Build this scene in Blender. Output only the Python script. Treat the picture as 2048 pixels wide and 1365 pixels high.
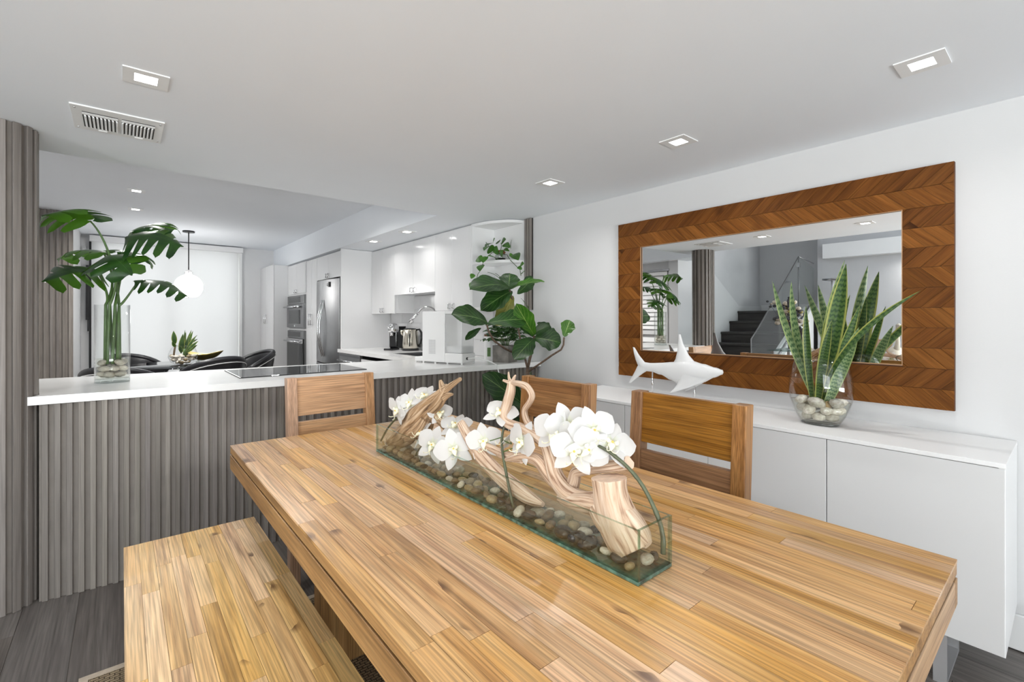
import bpy, bmesh, math, random
from math import sin, cos, pi, sqrt, radians, atan2, tan
from mathutils import Vector, Matrix, Euler
import mathutils.noise as mnoise

R = random.Random(7)
scene = bpy.context.scene
COL = scene.collection
for o in list(bpy.data.objects):
    bpy.data.objects.remove(o, do_unlink=True)

# ------------------------------------------------------------------ camera
# level camera 1.25 m above the floor, heading turned to the right of +Y
CAM_Z, F_PX, HOR, YAW = 1.25, 938.0, 641.0, atan2(780.0, 938.0)
cam_d = bpy.data.cameras.new('camera')
cam = bpy.data.objects.new('camera', cam_d)
COL.objects.link(cam)
cam_d.sensor_width = 36.0
cam_d.lens = F_PX / 2048 * 36
cam_d.shift_y = (HOR - 682.5) / 2048
cam_d.clip_start = 0.05
cam.location = (0, 0, CAM_Z)
cam.rotation_euler = (pi / 2, 0, -YAW)
scene.camera = cam

# ------------------------------------------------------------------ world, exposure
scene.view_settings.view_transform = 'Standard'
scene.view_settings.look = 'None'
scene.view_settings.exposure = 0.36
scene.view_settings.gamma = 1.0
scene.view_settings.use_curve_mapping = False
scene.cycles.use_denoising = True
scene.cycles.max_bounces = 10
scene.cycles.diffuse_bounces = 6
scene.cycles.glossy_bounces = 5
scene.cycles.transmission_bounces = 8
scene.cycles.transparent_max_bounces = 24
scene.cycles.caustics_refractive = False
scene.cycles.caustics_reflective = False
scene.cycles.sample_clamp_indirect = 6.0
world = bpy.data.worlds.new('sky')
scene.world = world
world.use_nodes = True
wn = world.node_tree.nodes
wn['Background'].inputs[0].default_value = (0.98, 0.99, 1.0, 1)
wn['Background'].inputs[1].default_value = 0.8


def area_light(name, loc, rot, sx, sy, power, color=(1, 1, 1), spread=180):
    d = bpy.data.lights.new(name, 'AREA')
    d.shape = 'RECTANGLE'
    d.size, d.size_y = sx, sy
    d.energy = power
    d.color = color
    d.spread = radians(spread)
    o = bpy.data.objects.new(name, d)
    COL.objects.link(o)
    o.location = loc
    o.rotation_euler = rot
    return o


# daylight through the tall windows behind the camera and the shaded kitchen window;
# the upward lamp at the back and both stair-side lamps are added fill
area_light('daylight_back', (-1.3, -4.3, 1.35), (radians(90), 0, 0), 3.6, 2.2, 62, (1, 0.99, 0.975))
area_light('added_upfill_back', (-1.3, -5.4, -0.35), (radians(90 + 42), 0, 0), 4.4, 2.4, 900, (1, 1, 1))  # added fill aimed upward through the back window to brighten the ceiling
area_light('added_fill_stair', (-3.7, -0.6, 1.5), (0, radians(-90), 0), 2.2, 2.0, 80, (1, 1, 1))  # added fill outside the left wall, no such source known
area_light('added_upfill_stair', (-4.6, -0.6, -0.2), (0, radians(-90 - 45), 0), 2.0, 3.0, 380, (1, 1, 1))  # added upward fill to lift the ceiling on the left
area_light('daylight_kitchen', (0.57, 8.95, 1.25), (radians(-90), 0, 0), 2.2, 2.6, 27, (1, 1, 1))


# ------------------------------------------------------------------ helpers
def spot(px, py, X=None, Y=None, z=None):
    """the real-world point that a survey pixel of the photograph shows, on a known plane"""
    a = (px - 1024) / F_PX
    dx, dy, dz = cos(YAW) * a + sin(YAW), -sin(YAW) * a + cos(YAW), (HOR - py) / F_PX
    if X is not None:
        t = X / dx
    elif Y is not None:
        t = Y / dy
    else:
        t = (z - CAM_Z) / dz
    return Vector((dx * t, dy * t, CAM_Z + dz * t))


ORG = {}


def origin_of(o):
    v = Vector((0, 0, 0))
    while o is not None:
        v += Vector(ORG.get(o.name, (0, 0, 0)))
        o = o.parent
    return v


def tag(o, label=None, cat=None, group=None, kind=None):
    if label: o['label'] = label
    if cat: o['category'] = cat
    if group: o['group'] = group
    if kind: o['kind'] = kind
    return o


def thing(name, label, cat, loc=(0, 0, 0), group=None):
    o = bpy.data.objects.new(name, None)
    o.empty_display_size = 0.05
    COL.objects.link(o)
    o.location = loc
    ORG[o.name] = tuple(loc)
    return tag(o, label, cat, group)


class MB:
    """collects shapes in world coordinates and links them as one mesh object"""

    def __init__(s):
        s.v, s.f, s.m, s.sm, s.uv = [], [], [], [], {}

    def add(s, vs, fs, mi=0, smooth=False, uvs=None):
        b = len(s.v)
        s.v += [Vector(p) for p in vs]
        for i, f in enumerate(fs):
            s.f.append([b + k for k in f])
            s.m.append(mi)
            s.sm.append(smooth)
        if uvs:
            for i, u in enumerate(uvs):
                s.uv[b + i] = u
        return s

    def box(s, a, b, mi=0, T=None):
        x0, y0, z0 = a
        x1, y1, z1 = b
        vs = [(x0, y0, z0), (x1, y0, z0), (x1, y1, z0), (x0, y1, z0), (x0, y0, z1), (x1, y0, z1), (x1, y1, z1), (x0, y1, z1)]
        if T: vs = [T @ Vector(p) for p in vs]
        return s.add(vs, [(0, 3, 2, 1), (4, 5, 6, 7), (0, 1, 5, 4), (1, 2, 6, 5), (2, 3, 7, 6), (3, 0, 4, 7)], mi)

    def prism(s, poly, lo, hi, axis='z', mi=0, T=None):
        """poly: list of 2-D points, extruded along axis"""
        n = len(poly)
        if axis == 'z': f3 = lambda p, h: (p[0], p[1], h)
        elif axis == 'x': f3 = lambda p, h: (h, p[0], p[1])
        else: f3 = lambda p, h: (p[0], h, p[1])
        vs = [f3(p, lo) for p in poly] + [f3(p, hi) for p in poly]
        if T: vs = [T @ Vector(p) for p in vs]
        fs = [tuple(range(n - 1, -1, -1)), tuple(range(n, 2 * n))]
        fs += [(i, (i + 1) % n, n + (i + 1) % n, n + i) for i in range(n)]
        return s.add(vs, fs, mi)

    def tube(s, pts, rad, n=10, mi=0, caps=True, smooth=True, flat=1.0):
        pts = [Vector(p) for p in pts]
        k = len(pts)
        if not hasattr(rad, '__len__'): rad = [rad] * k
        vs, fs = [], []
        prev = None
        for i, p in enumerate(pts):
            t = (pts[min(i + 1, k - 1)] - pts[max(i - 1, 0)])
            t = t.normalized() if t.length > 1e-9 else Vector((0, 0, 1))
            if prev is None:
                u = t.cross(Vector((0, 0, 1)))
                if u.length < 0.05: u = t.cross(Vector((1, 0, 0)))
            else:
                u = prev - t * prev.dot(t)
            u.normalize()
            w = t.cross(u)
            prev = u
            for j in range(n):
                a = 2 * pi * j / n
                vs.append(p + (u * cos(a) + w * sin(a) * flat) * rad[i])
        for i in range(k - 1):
            for j in range(n):
                a, b = i * n + j, i * n + (j + 1) % n
                fs.append((a, b, b + n, a + n))
        s.add(vs, fs, mi, smooth)
        if caps:
            b = len(s.v) - len(vs)
            s.f += [[b + j for j in range(n - 1, -1, -1)], [b + (k - 1) * n + j for j in range(n)]]
            s.m += [mi, mi]
            s.sm += [False, False]
        return s

    def cyl(s, a, b, r, n=16, mi=0, r2=None, smooth=True):
        return s.tube([a, b], [r, r if r2 is None else r2], n, mi, True, smooth)

    def lathe(s, prof, c=(0, 0, 0), n=32, mi=0, smooth=True, sx=1.0, sy=1.0, rot=0.0, closed=False):
        """prof: (radius, z) pairs, revolved about the vertical through c"""
        vs, fs = [], []
        k = len(prof)
        for r, z in prof:
            for j in range(n):
                a = 2 * pi * j / n
                x, y = r * cos(a) * sx, r * sin(a) * sy
                vs.append((c[0] + x * cos(rot) - y * sin(rot), c[1] + x * sin(rot) + y * cos(rot), c[2] + z))
        for i in range(k - 1):
            for j in range(n):
                a, b = i * n + j, i * n + (j + 1) % n
                fs.append((a, b, b + n, a + n))
        if closed:
            for j in range(n):
                a, b = (k - 1) * n + j, (k - 1) * n + (j + 1) % n
                fs.append((a, b, (j + 1) % n, j))
        else:
            if prof[0][0] > 1e-6: fs.append(tuple(range(n - 1, -1, -1)))
            if prof[-1][0] > 1e-6: fs.append(tuple(range((k - 1) * n, k * n)))
        return s.add(vs, fs, mi, smooth)

    def ball(s, c, r, n=16, m=10, mi=0, sz=1.0, sx=1.0, sy=1.0):
        prof = [(max(1e-5, r * sin(pi * i / m)), -r * cos(pi * i / m) * sz) for i in range(m + 1)]
        return s.lathe(prof, c, n, mi, True, sx, sy)

    def grid(s, fn, nu, nv, mi=0, smooth=True, uv=True):
        vs = [fn(i / nu, j / nv) for i in range(nu + 1) for j in range(nv + 1)]
        fs = [(i * (nv + 1) + j, (i + 1) * (nv + 1) + j, (i + 1) * (nv + 1) + j + 1, i * (nv + 1) + j + 1) for i in range(nu) for j in range(nv)]
        uvs = [(j / nv, i / nu) for i in range(nu + 1) for j in range(nv + 1)] if uv else None
        return s.add(vs, fs, mi, smooth, uvs)

    def build(s, name, mats, parent=None, bevel=0.0, seg=2, origin=None, kind=None, subsurf=0, solid=0.0, weld=False):
        me = bpy.data.meshes.new(name)
        if parent is not None:
            org = origin_of(parent)
            off = Vector((0, 0, 0))
        elif origin is not None:
            org = Vector(origin)
            off = org
        else:
            lo = [min(p[i] for p in s.v) for i in range(3)]
            hi = [max(p[i] for p in s.v) for i in range(3)]
            org = Vector(((lo[0] + hi[0]) / 2, (lo[1] + hi[1]) / 2, lo[2]))
            off = org
        me.from_pydata([p - org for p in s.v], [], s.f)
        me.polygons.foreach_set('material_index', s.m)
        me.polygons.foreach_set('use_smooth', s.sm)
        if s.uv:
            ul = me.uv_layers.new(name='UVMap')
            for lp in me.loops:
                ul.data[lp.index].uv = s.uv.get(lp.vertex_index, (0.5, 0.5))
        for mt in (mats if isinstance(mats, (list, tuple)) else [mats]):
            me.materials.append(mt)
        if weld:
            bm = bmesh.new(); bm.from_mesh(me)
            bmesh.ops.remove_doubles(bm, verts=bm.verts, dist=weld)
            bm.to_mesh(me); bm.free()
        me.update()
        o = bpy.data.objects.new(name, me)
        COL.objects.link(o)
        o.location = off
        ORG[o.name] = tuple(off)
        if parent is not None: o.parent = parent
        if solid:
            md = o.modifiers.new('thick', 'SOLIDIFY'); md.thickness = solid; md.offset = 0
        if subsurf:
            md = o.modifiers.new('smooth', 'SUBSURF'); md.levels = subsurf; md.render_levels = subsurf
        if bevel:
            md = o.modifiers.new('bevel', 'BEVEL'); md.width = bevel; md.segments = seg; md.limit_method = 'ANGLE'; md.angle_limit = radians(40)
            md.harden_normals = False
        if kind: o['kind'] = kind
        return o


def smooth_path(pts, m=5):
    """Catmull-Rom through (Vector, radius) pairs"""
    out = []
    n = len(pts)
    for i in range(n - 1):
        p0, p1, p2, p3 = pts[max(i - 1, 0)], pts[i], pts[i + 1], pts[min(i + 2, n - 1)]
        for k in range(m):
            t = k / m
            f = lambda a, b, c, d: 0.5 * ((2 * b) + (c - a) * t + (2 * a - 5 * b + 4 * c - d) * t * t + (3 * b - a - 3 * c + d) * t ** 3)
            out.append((Vector([f(p0[0][j], p1[0][j], p2[0][j], p3[0][j]) for j in range(3)]), f(p0[1], p1[1], p2[1], p3[1])))
    out.append(pts[-1])
    return out


def copy_tree(o, parent=None):
    c = o.copy()
    COL.objects.link(c)
    if parent is not None: c.parent = parent
    for ch in list(o.children):
        copy_tree(ch, c)
    return c


def share(o, name, loc, rot=(0, 0, 0), scl=(1, 1, 1), parent=None, mat=None):
    """another object on the same mesh data"""
    c = bpy.data.objects.new(name, o.data)
    COL.objects.link(c)
    c.location = loc; c.rotation_euler = rot; c.scale = scl
    if parent is not None: c.parent = parent
    return c


def box(name, a, b, mat, parent=None, bevel=0.0, kind=None, seg=2):
    lo = [min(a[i], b[i]) for i in range(3)]; hi = [max(a[i], b[i]) for i in range(3)]
    return MB().box(lo, hi).build(name, mat, parent, bevel, seg, kind=kind)


# ------------------------------------------------------------------ materials
MATS = {}


def base_mat(name):
    m = bpy.data.materials.new(name)
    m.use_nodes = True
    MATS[name] = m
    nt = m.node_tree
    return m, nt.nodes, nt.links, nt.nodes['Principled BSDF']


def pbr(name, col, rough=0.5, metal=0.0, spec=0.5, noise=0.0, nscale=8.0, bump=0.0, bscale=200.0, coat=0.0, emit=None, estr=0.0):
    m, N, L, P = base_mat(name)
    P.inputs['Roughness'].default_value = rough
    P.inputs['Metallic'].default_value = metal
    P.inputs['Specular IOR Level'].default_value = spec
    P.inputs['Coat Weight'].default_value = coat
    P.inputs['Coat Roughness'].default_value = 0.05
    tc = N.new('ShaderNodeTexCoord')
    n1 = N.new('ShaderNodeTexNoise'); n1.inputs['Scale'].default_value = nscale; n1.inputs['Detail'].default_value = 4
    L.new(tc.outputs['Object'], n1.inputs['Vector'])
    rp = N.new('ShaderNodeValToRGB')
    lo = [max(0, c * (1 - noise)) for c in col]; hi = [min(1, c * (1 + noise)) for c in col]
    rp.color_ramp.elements[0].color = (*lo, 1); rp.color_ramp.elements[1].color = (*hi, 1)
    rp.color_ramp.elements[0].position = 0.3; rp.color_ramp.elements[1].position = 0.7
    L.new(n1.outputs['Fac'], rp.inputs['Fac'])
    L.new(rp.outputs['Color'], P.inputs['Base Color'])
    if bump:
        n2 = N.new('ShaderNodeTexNoise'); n2.inputs['Scale'].default_value = bscale; n2.inputs['Detail'].default_value = 3
        L.new(tc.outputs['Object'], n2.inputs['Vector'])
        b = N.new('ShaderNodeBump'); b.inputs['Strength'].default_value = bump; b.inputs['Distance'].default_value = 0.002
        L.new(n2.outputs['Fac'], b.inputs['Height']); L.new(b.outputs['Normal'], P.inputs['Normal'])
    if emit:
        P.inputs['Emission Color'].default_value = (*emit, 1)
        P.inputs['Emission Strength'].default_value = estr
    return m


def wood(name, stops, axis='y', across=28.0, along=1.6, rough=0.45, vary=0.25, hue=0.0, knots=0.0, fine=0.35, bump=0.08, coat=0.0, warp=0.6, spec=0.4):
    """procedural timber; stops = ramp colours dark->light, grain runs along local axis, every object its own cut"""
    m, N, L, P = base_mat(name)
    P.inputs['Roughness'].default_value = rough
    P.inputs['Coat Weight'].default_value = coat
    P.inputs['Coat Roughness'].default_value = 0.22
    P.inputs['Specular IOR Level'].default_value = spec
    tc = N.new('ShaderNodeTexCoord'); oi = N.new('ShaderNodeObjectInfo')
    off = N.new('ShaderNodeVectorMath'); off.operation = 'SCALE'; off.inputs[0].default_value = (37.1, 91.7, 53.3)
    L.new(oi.outputs['Random'], off.inputs['Scale'])
    ad = N.new('ShaderNodeVectorMath'); ad.operation = 'ADD'
    L.new(tc.outputs['Object'], ad.inputs[0]); L.new(off.outputs[0], ad.inputs[1])

    def mapped(a, b, flat=False):
        mp = N.new('ShaderNodeMapping')
        c = 0 if flat else a
        sc = {'x': (b, c, a), 'y': (a, b, c), 'z': (a, c, b)}[axis]
        mp.inputs['Scale'].default_value = sc
        L.new(ad.outputs[0], mp.inputs['Vector'])
        return mp
    n1 = N.new('ShaderNodeTexNoise'); n1.inputs['Scale'].default_value = 1.0; n1.inputs['Detail'].default_value = 6
    n1.inputs['Roughness'].default_value = 0.6; n1.inputs['Distortion'].default_value = warp
    L.new(mapped(across, along).outputs[0], n1.inputs['Vector'])
    rp = N.new('ShaderNodeValToRGB')
    while len(rp.color_ramp.elements) < len(stops): rp.color_ramp.elements.new(0.5)
    for i, c in enumerate(stops):
        e = rp.color_ramp.elements[i]; e.position = 0.28 + 0.44 * i / (len(stops) - 1); e.color = (*c, 1)
    L.new(n1.outputs['Fac'], rp.inputs['Fac'])
    n2 = N.new('ShaderNodeTexNoise'); n2.inputs['Scale'].default_value = 1.0; n2.inputs['Detail'].default_value = 3
    L.new(mapped(across * 9, along * 4).outputs[0], n2.inputs['Vector'])
    mr = N.new('ShaderNodeMapRange'); mr.inputs[1].default_value = 0.35; mr.inputs[2].default_value = 0.62
    mr.inputs[3].default_value = 1 - fine; mr.inputs[4].default_value = 1.0 + fine * 0.15
    L.new(n2.outputs['Fac'], mr.inputs[0])
    mul = N.new('ShaderNodeMix'); mul.data_type = 'RGBA'; mul.blend_type = 'MULTIPLY'; mul.inputs[0].default_value = 1
    L.new(rp.outputs[0], mul.inputs[6]); L.new(mr.outputs[0], mul.inputs[7])
    col = mul.outputs[2]
    if knots:
        vo = N.new('ShaderNodeTexVoronoi'); vo.inputs['Scale'].default_value = 1.0
        if axis == 'y': vo.voronoi_dimensions = '2D'
        mp = mapped(knots, knots * 0.5, True)
        L.new(mp.outputs[0], vo.inputs['Vector'])
        nk = N.new('ShaderNodeTexNoise'); nk.inputs['Scale'].default_value = 1.7
        L.new(mp.outputs[0], nk.inputs['Vector'])
        kr = N.new('ShaderNodeMapRange'); kr.inputs[1].default_value = 0.03; kr.inputs[2].default_value = 0.15; kr.inputs[3].default_value = 1; kr.inputs[4].default_value = 0
        L.new(vo.outputs['Distance'], kr.inputs[0])
        gt = N.new('ShaderNodeMath'); gt.operation = 'GREATER_THAN'; gt.inputs[1].default_value = 0.55
        L.new(nk.outputs['Fac'], gt.inputs[0])
        km = N.new('ShaderNodeMath'); km.operation = 'MULTIPLY'
        L.new(kr.outputs[0], km.inputs[0]); L.new(gt.outputs[0], km.inputs[1])
        k2 = N.new('ShaderNodeMath'); k2.operation = 'MULTIPLY'; k2.inputs[1].default_value = 0.85
        L.new(km.outputs[0], k2.inputs[0])
        kx = N.new('ShaderNodeMix'); kx.data_type = 'RGBA'
        L.new(k2.outputs[0], kx.inputs[0]); L.new(col, kx.inputs[6])
        kx.inputs[7].default_value = (stops[0][0] * 0.35, stops[0][1] * 0.3, stops[0][2] * 0.3, 1)
        col = kx.outputs[2]
    hs = N.new('ShaderNodeHueSaturation')
    v = N.new('ShaderNodeMapRange'); v.inputs[3].default_value = 1 - vary; v.inputs[4].default_value = 1 + vary * 0.6
    L.new(oi.outputs['Random'], v.inputs[0]); L.new(v.outputs[0], hs.inputs['Value'])
    if hue:
        r2 = N.new('ShaderNodeMath'); r2.operation = 'FRACT'
        r3 = N.new('ShaderNodeMath'); r3.operation = 'MULTIPLY'; r3.inputs[1].default_value = 17.3
        L.new(oi.outputs['Random'], r3.inputs[0]); L.new(r3.outputs[0], r2.inputs[0])
        h = N.new('ShaderNodeMapRange'); h.inputs[3].default_value = 0.5 - hue; h.inputs[4].default_value = 0.5 + hue
        L.new(r2.outputs[0], h.inputs[0]); L.new(h.outputs[0], hs.inputs['Hue'])
        s = N.new('ShaderNodeMapRange'); s.inputs[3].default_value = 0.82; s.inputs[4].default_value = 1.12
        L.new(r2.outputs[0], s.inputs[0]); L.new(s.outputs[0], hs.inputs['Saturation'])
    L.new(col, hs.inputs['Color'])
    L.new(hs.outputs[0], P.inputs['Base Color'])
    if bump:
        b = N.new('ShaderNodeBump'); b.inputs['Strength'].default_value = bump; b.inputs['Distance'].default_value = 0.003
        L.new(n2.outputs['Fac'], b.inputs['Height']); L.new(b.outputs['Normal'], P.inputs['Normal'])
    return m


def clear(name, tint=(1, 1, 1), refl=0.05, edge=0.7, rough=0.0, power=4.0):
    """thin clear sheet: tinted see-through with a facing-angle reflection"""
    m = bpy.data.materials.new(name); m.use_nodes = True
    N, L = m.node_tree.nodes, m.node_tree.links
    N.remove(N['Principled BSDF'])
    out = N['Material Output']
    tr = N.new('ShaderNodeBsdfTransparent'); tr.inputs[0].default_value = (*tint, 1)
    gl = N.new('ShaderNodeBsdfGlossy'); gl.inputs['Roughness'].default_value = rough
    lw = N.new('ShaderNodeLayerWeight'); lw.inputs[0].default_value = 0.5
    pw = N.new('ShaderNodeMath'); pw.operation = 'POWER'; pw.inputs[1].default_value = power
    L.new(lw.outputs['Facing'], pw.inputs[0])
    mr = N.new('ShaderNodeMapRange'); mr.inputs[3].default_value = refl; mr.inputs[4].default_value = edge
    L.new(pw.outputs[0], mr.inputs[0])
    mx = N.new('ShaderNodeMixShader')
    L.new(mr.outputs[0], mx.inputs[0]); L.new(tr.outputs[0], mx.inputs[1]); L.new(gl.outputs[0], mx.inputs[2])
    L.new(mx.outputs[0], out.inputs[0])
    return m


def milky(name, tint, white, opacity):
    """clear plastic with some milky body"""
    m = clear(name, tint, 0.06, 0.5, 0.08)
    N, L = m.node_tree.nodes, m.node_tree.links
    out = N['Material Output']
    src = out.inputs[0].links[0].from_socket
    d = N.new('ShaderNodeBsdfDiffuse'); d.inputs[0].default_value = (*white, 1)
    mx = N.new('ShaderNodeMixShader'); mx.inputs[0].default_value = opacity
    L.new(src, mx.inputs[1]); L.new(d.outputs[0], mx.inputs[2]); L.new(mx.outputs[0], out.inputs[0])
    return m


def leafy(name, base, dark, vein=None, nveins=0, rough=0.35, margin=None, bands=0, coat=0.0, back=None):
    """leaf: UV-driven veins, cross bands and margins (u across, v along)"""
    m, N, L, P = base_mat(name)
    P.inputs['Roughness'].default_value = rough
    P.inputs['Coat Weight'].default_value = coat
    P.inputs['Coat Roughness'].default_value = 0.15
    uv = N.new('ShaderNodeUVMap'); uv.uv_map = 'UVMap'
    sp = N.new('ShaderNodeSeparateXYZ'); L.new(uv.outputs[0], sp.inputs[0])
    tc = N.new('ShaderNodeTexCoord')
    oi = N.new('ShaderNodeObjectInfo')

    def math(op, a, b=None, c=None):
        n = N.new('ShaderNodeMath'); n.operation = op
        for i, x in enumerate((a, b, c)):
            if x is None: continue
            if isinstance(x, (int, float)): n.inputs[i].default_value = x
            else: L.new(x, n.inputs[i])
        return n.outputs[0]

    def mix(f, a, b):
        n = N.new('ShaderNodeMix'); n.data_type = 'RGBA'
        L.new(f, n.inputs[0])
        for i, x in ((6, a), (7, b)):
            if isinstance(x, tuple): n.inputs[i].default_value = (*x, 1)
            else: L.new(x, n.inputs[i])
        return n.outputs[2]

    def ramp(x, lo, hi):
        n = N.new('ShaderNodeMapRange'); n.inputs[1].default_value = lo; n.inputs[2].default_value = hi
        L.new(x, n.inputs[0]); return n.outputs[0]
    d = math('ABSOLUTE', math('SUBTRACT', sp.outputs[0], 0.5))           # 0 at midrib, .5 at margin
    n1 = N.new('ShaderNodeTexNoise'); n1.inputs['Scale'].default_value = 14; n1.inputs['Detail'].default_value = 3
    L.new(tc.outputs['Object'], n1.inputs['Vector'])
    col = mix(ramp(n1.outputs['Fac'], 0.3, 0.7), dark, base)
    if bands:
        nb = N.new('ShaderNodeTexNoise'); nb.inputs['Scale'].default_value = 60; L.new(tc.outputs['Object'], nb.inputs['Vector'])
        ph = math('ADD', math('MULTIPLY', sp.outputs[1], bands * 6.283), math('MULTIPLY', nb.outputs['Fac'], 5.0))
        ph = math('ADD', ph, math('MULTIPLY', math('SINE', math('MULTIPLY', sp.outputs[0], 25.0)), 0.8))
        col = mix(ramp(math('SINE', ph), -0.15, 0.45), base, dark)
    if vein:
        f = ramp(d, 0.022, 0.008)
        if nveins:
            w = math('SUBTRACT', math('MULTIPLY', sp.outputs[1], nveins), math('MULTIPLY', d, nveins * 0.85))
            w = math('ABSOLUTE', math('SUBTRACT', math('FRACT', w), 0.5))
            f = math('MAXIMUM', f, math('MULTIPLY', ramp(w, 0.05, 0.015), 0.7))
        col = mix(f, col, vein)
    if margin:
        col = mix(ramp(d, 0.37, 0.43), col, margin)
    if back:
        ge = N.new('ShaderNodeNewGeometry'); col = mix(ge.outputs['Backfacing'], col, back)
    hs = N.new('ShaderNodeHueSaturation')
    vv = N.new('ShaderNodeMapRange'); vv.inputs[3].default_value = 0.75; vv.inputs[4].default_value = 1.2
    L.new(oi.outputs['Random'], vv.inputs[0]); L.new(vv.outputs[0], hs.inputs['Value']); L.new(col, hs.inputs['Color'])
    L.new(hs.outputs[0], P.inputs['Base Color'])
    # light shining through the blade
    tl = N.new('ShaderNodeBsdfTranslucent'); L.new(hs.outputs[0], tl.inputs[0])
    mx = N.new('ShaderNodeMixShader'); mx.inputs[0].default_value = 0.28
    out = N['Material Output']
    L.new(P.outputs[0], mx.inputs[1]); L.new(tl.outputs[0], mx.inputs[2]); L.new(mx.outputs[0], out.inputs[0])
    return m


def lamp_mat(name, col, strength):
    m, N, L, P = base_mat(name)
    P.inputs['Base Color'].default_value = (0.9, 0.9, 0.9, 1)
    P.inputs['Emission Color'].default_value = (*col, 1)
    P.inputs['Emission Strength'].default_value = strength
    return m


wall_white = pbr('wall_paint', (0.635, 0.635, 0.64), 0.75, noise=0.012, nscale=3, bump=0.12, bscale=260)
ceil_white = pbr('ceiling_paint', (0.845, 0.872, 0.91), 0.85, noise=0.01, nscale=2, bump=0.06, bscale=120)
wall_grey = pbr('stair_wall_paint', (0.55, 0.55, 0.56), 0.8, noise=0.03, nscale=4, bump=0.1, bscale=200)
trim_white = pbr('trim_paint', (0.82, 0.82, 0.82), 0.4, noise=0.01)
gloss_white = pbr('gloss_lacquer', (0.79, 0.79, 0.795), 0.12, noise=0.006, nscale=2)
satin_white = pbr('satin_lacquer', (0.83, 0.83, 0.835), 0.38, noise=0.008, nscale=2)
door_grey = pbr('door_lacquer', (0.66, 0.66, 0.665), 0.42, noise=0.008, nscale=2)
quartz = pbr('white_quartz', (0.82, 0.82, 0.815), 0.2, noise=0.025, nscale=5)
chrome = pbr('chrome', (0.78, 0.78, 0.79), 0.12, 1.0)
brushed = pbr('brushed_steel', (0.36, 0.36, 0.365), 0.36, 1.0, noise=0.12, nscale=3)
steel_mid = pbr('steel', (0.40, 0.40, 0.41), 0.25, 1.0, noise=0.05)
black_gloss = pbr('black_gloss', (0.012, 0.012, 0.013), 0.08)
black_glass = pbr('black_glass', (0.008, 0.009, 0.010), 0.03, spec=0.6)
black_leather = pbr('black_leather', (0.014, 0.014, 0.017), 0.33, noise=0.2, bump=0.2, bscale=300)
black_metal = pbr('black_metal', (0.02, 0.02, 0.022), 0.4, 0.3)
dark_gap = pbr('shadow_gap', (0.03, 0.028, 0.026), 0.8)
white_plastic = pbr('white_plastic', (0.83, 0.83, 0.83), 0.3)
white_resin = pbr('white_resin', (0.69, 0.695, 0.70), 0.3, bump=0.05, bscale=60)
mirror_mat = pbr('mirror_silver', (0.93, 0.935, 0.93), 0.0, 1.0)
HONEY = [(0.30, 0.135, 0.045), (0.58, 0.315, 0.122), (0.69, 0.415, 0.185), (0.75, 0.485, 0.245)]
table_wood = wood('acacia_top', HONEY, 'y', 26, 1.1, 0.30, 0.14, 0.004, 8.0, 0.42, 0.05, 0.12)
bench_wood = wood('acacia_bench', [(0.33, 0.17, 0.06), (0.66, 0.395, 0.165), (0.80, 0.52, 0.24), (0.84, 0.58, 0.30)], 'y', 26, 1.1, 0.4, 0.14, 0.004, 8.0, 0.40, 0.08)
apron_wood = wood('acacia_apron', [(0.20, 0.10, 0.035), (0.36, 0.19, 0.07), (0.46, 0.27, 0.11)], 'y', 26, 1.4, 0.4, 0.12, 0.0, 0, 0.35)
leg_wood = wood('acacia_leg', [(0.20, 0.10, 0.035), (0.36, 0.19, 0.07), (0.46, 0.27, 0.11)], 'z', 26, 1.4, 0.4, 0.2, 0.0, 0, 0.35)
end_wood = wood('acacia_end', [(0.34, 0.20, 0.11), (0.48, 0.30, 0.17), (0.56, 0.37, 0.22)], 'x', 26, 1.4, 0.45, 0.15, 0.0, 0, 0.35)
chair_rail_wood = wood('chair_rail', [(0.19, 0.078, 0.022), (0.335, 0.155, 0.048), (0.44, 0.22, 0.075)], 'x', 34, 1.5, 0.34, 0.10, 0.003, 2.6, 0.42)
chair_rail_pale = wood('chair_rail_pale', [(0.40, 0.21, 0.10), (0.57, 0.325, 0.165), (0.69, 0.42, 0.23)], 'x', 34, 1.5, 0.36, 0.10, 0.003, 0, 0.40)
chair_post_pale = wood('chair_post_pale', [(0.40, 0.21, 0.105), (0.56, 0.315, 0.165), (0.69, 0.42, 0.24)], 'z', 34, 1.5, 0.38, 0.12, 0.003, 0, 0.36)
chair_post_wood = wood('chair_post', [(0.20, 0.082, 0.024), (0.35, 0.162, 0.052), (0.48, 0.25, 0.09)], 'z', 34, 1.5, 0.36, 0.14, 0.003, 0, 0.38)
slat_wood = wood('grey_slat', [(0.165, 0.145, 0.128), (0.225, 0.20, 0.18), (0.285, 0.257, 0.233)], 'z', 55, 1.2, 0.5, 0.2, 0.016, 0, 0.2, 0.08)
slat_back = pbr('slat_backing', (0.205, 0.182, 0.163), 0.7, noise=0.1)
floor_wood = wood('floor_board', [(0.11, 0.094, 0.085), (0.165, 0.145, 0.132), (0.225, 0.20, 0.184)], 'y', 16, 0.9, 0.42, 0.2, 0.004, 0, 0.3, 0.08, warp=1.2)
tread_wood = wood('dark_tread', [(0.03, 0.027, 0.025), (0.055, 0.05, 0.047), (0.08, 0.073, 0.068)], 'y', 22, 1.2, 0.5, 0.15)
frame_wood_up = wood('mirror_board_rising', [(0.08, 0.026, 0.006), (0.15, 0.052, 0.011), (0.205, 0.077, 0.017)], 'y', 22, 2.0, 0.5, 0.13, 0.0, 6.5, 0.25, 0.06, spec=0.1)
frame_wood_down = wood('mirror_board_falling', [(0.10, 0.034, 0.007), (0.185, 0.066, 0.013), (0.25, 0.097, 0.021)], 'y', 22, 2.0, 0.5, 0.13, 0.0, 6.5, 0.25, 0.06, spec=0.1)
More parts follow.
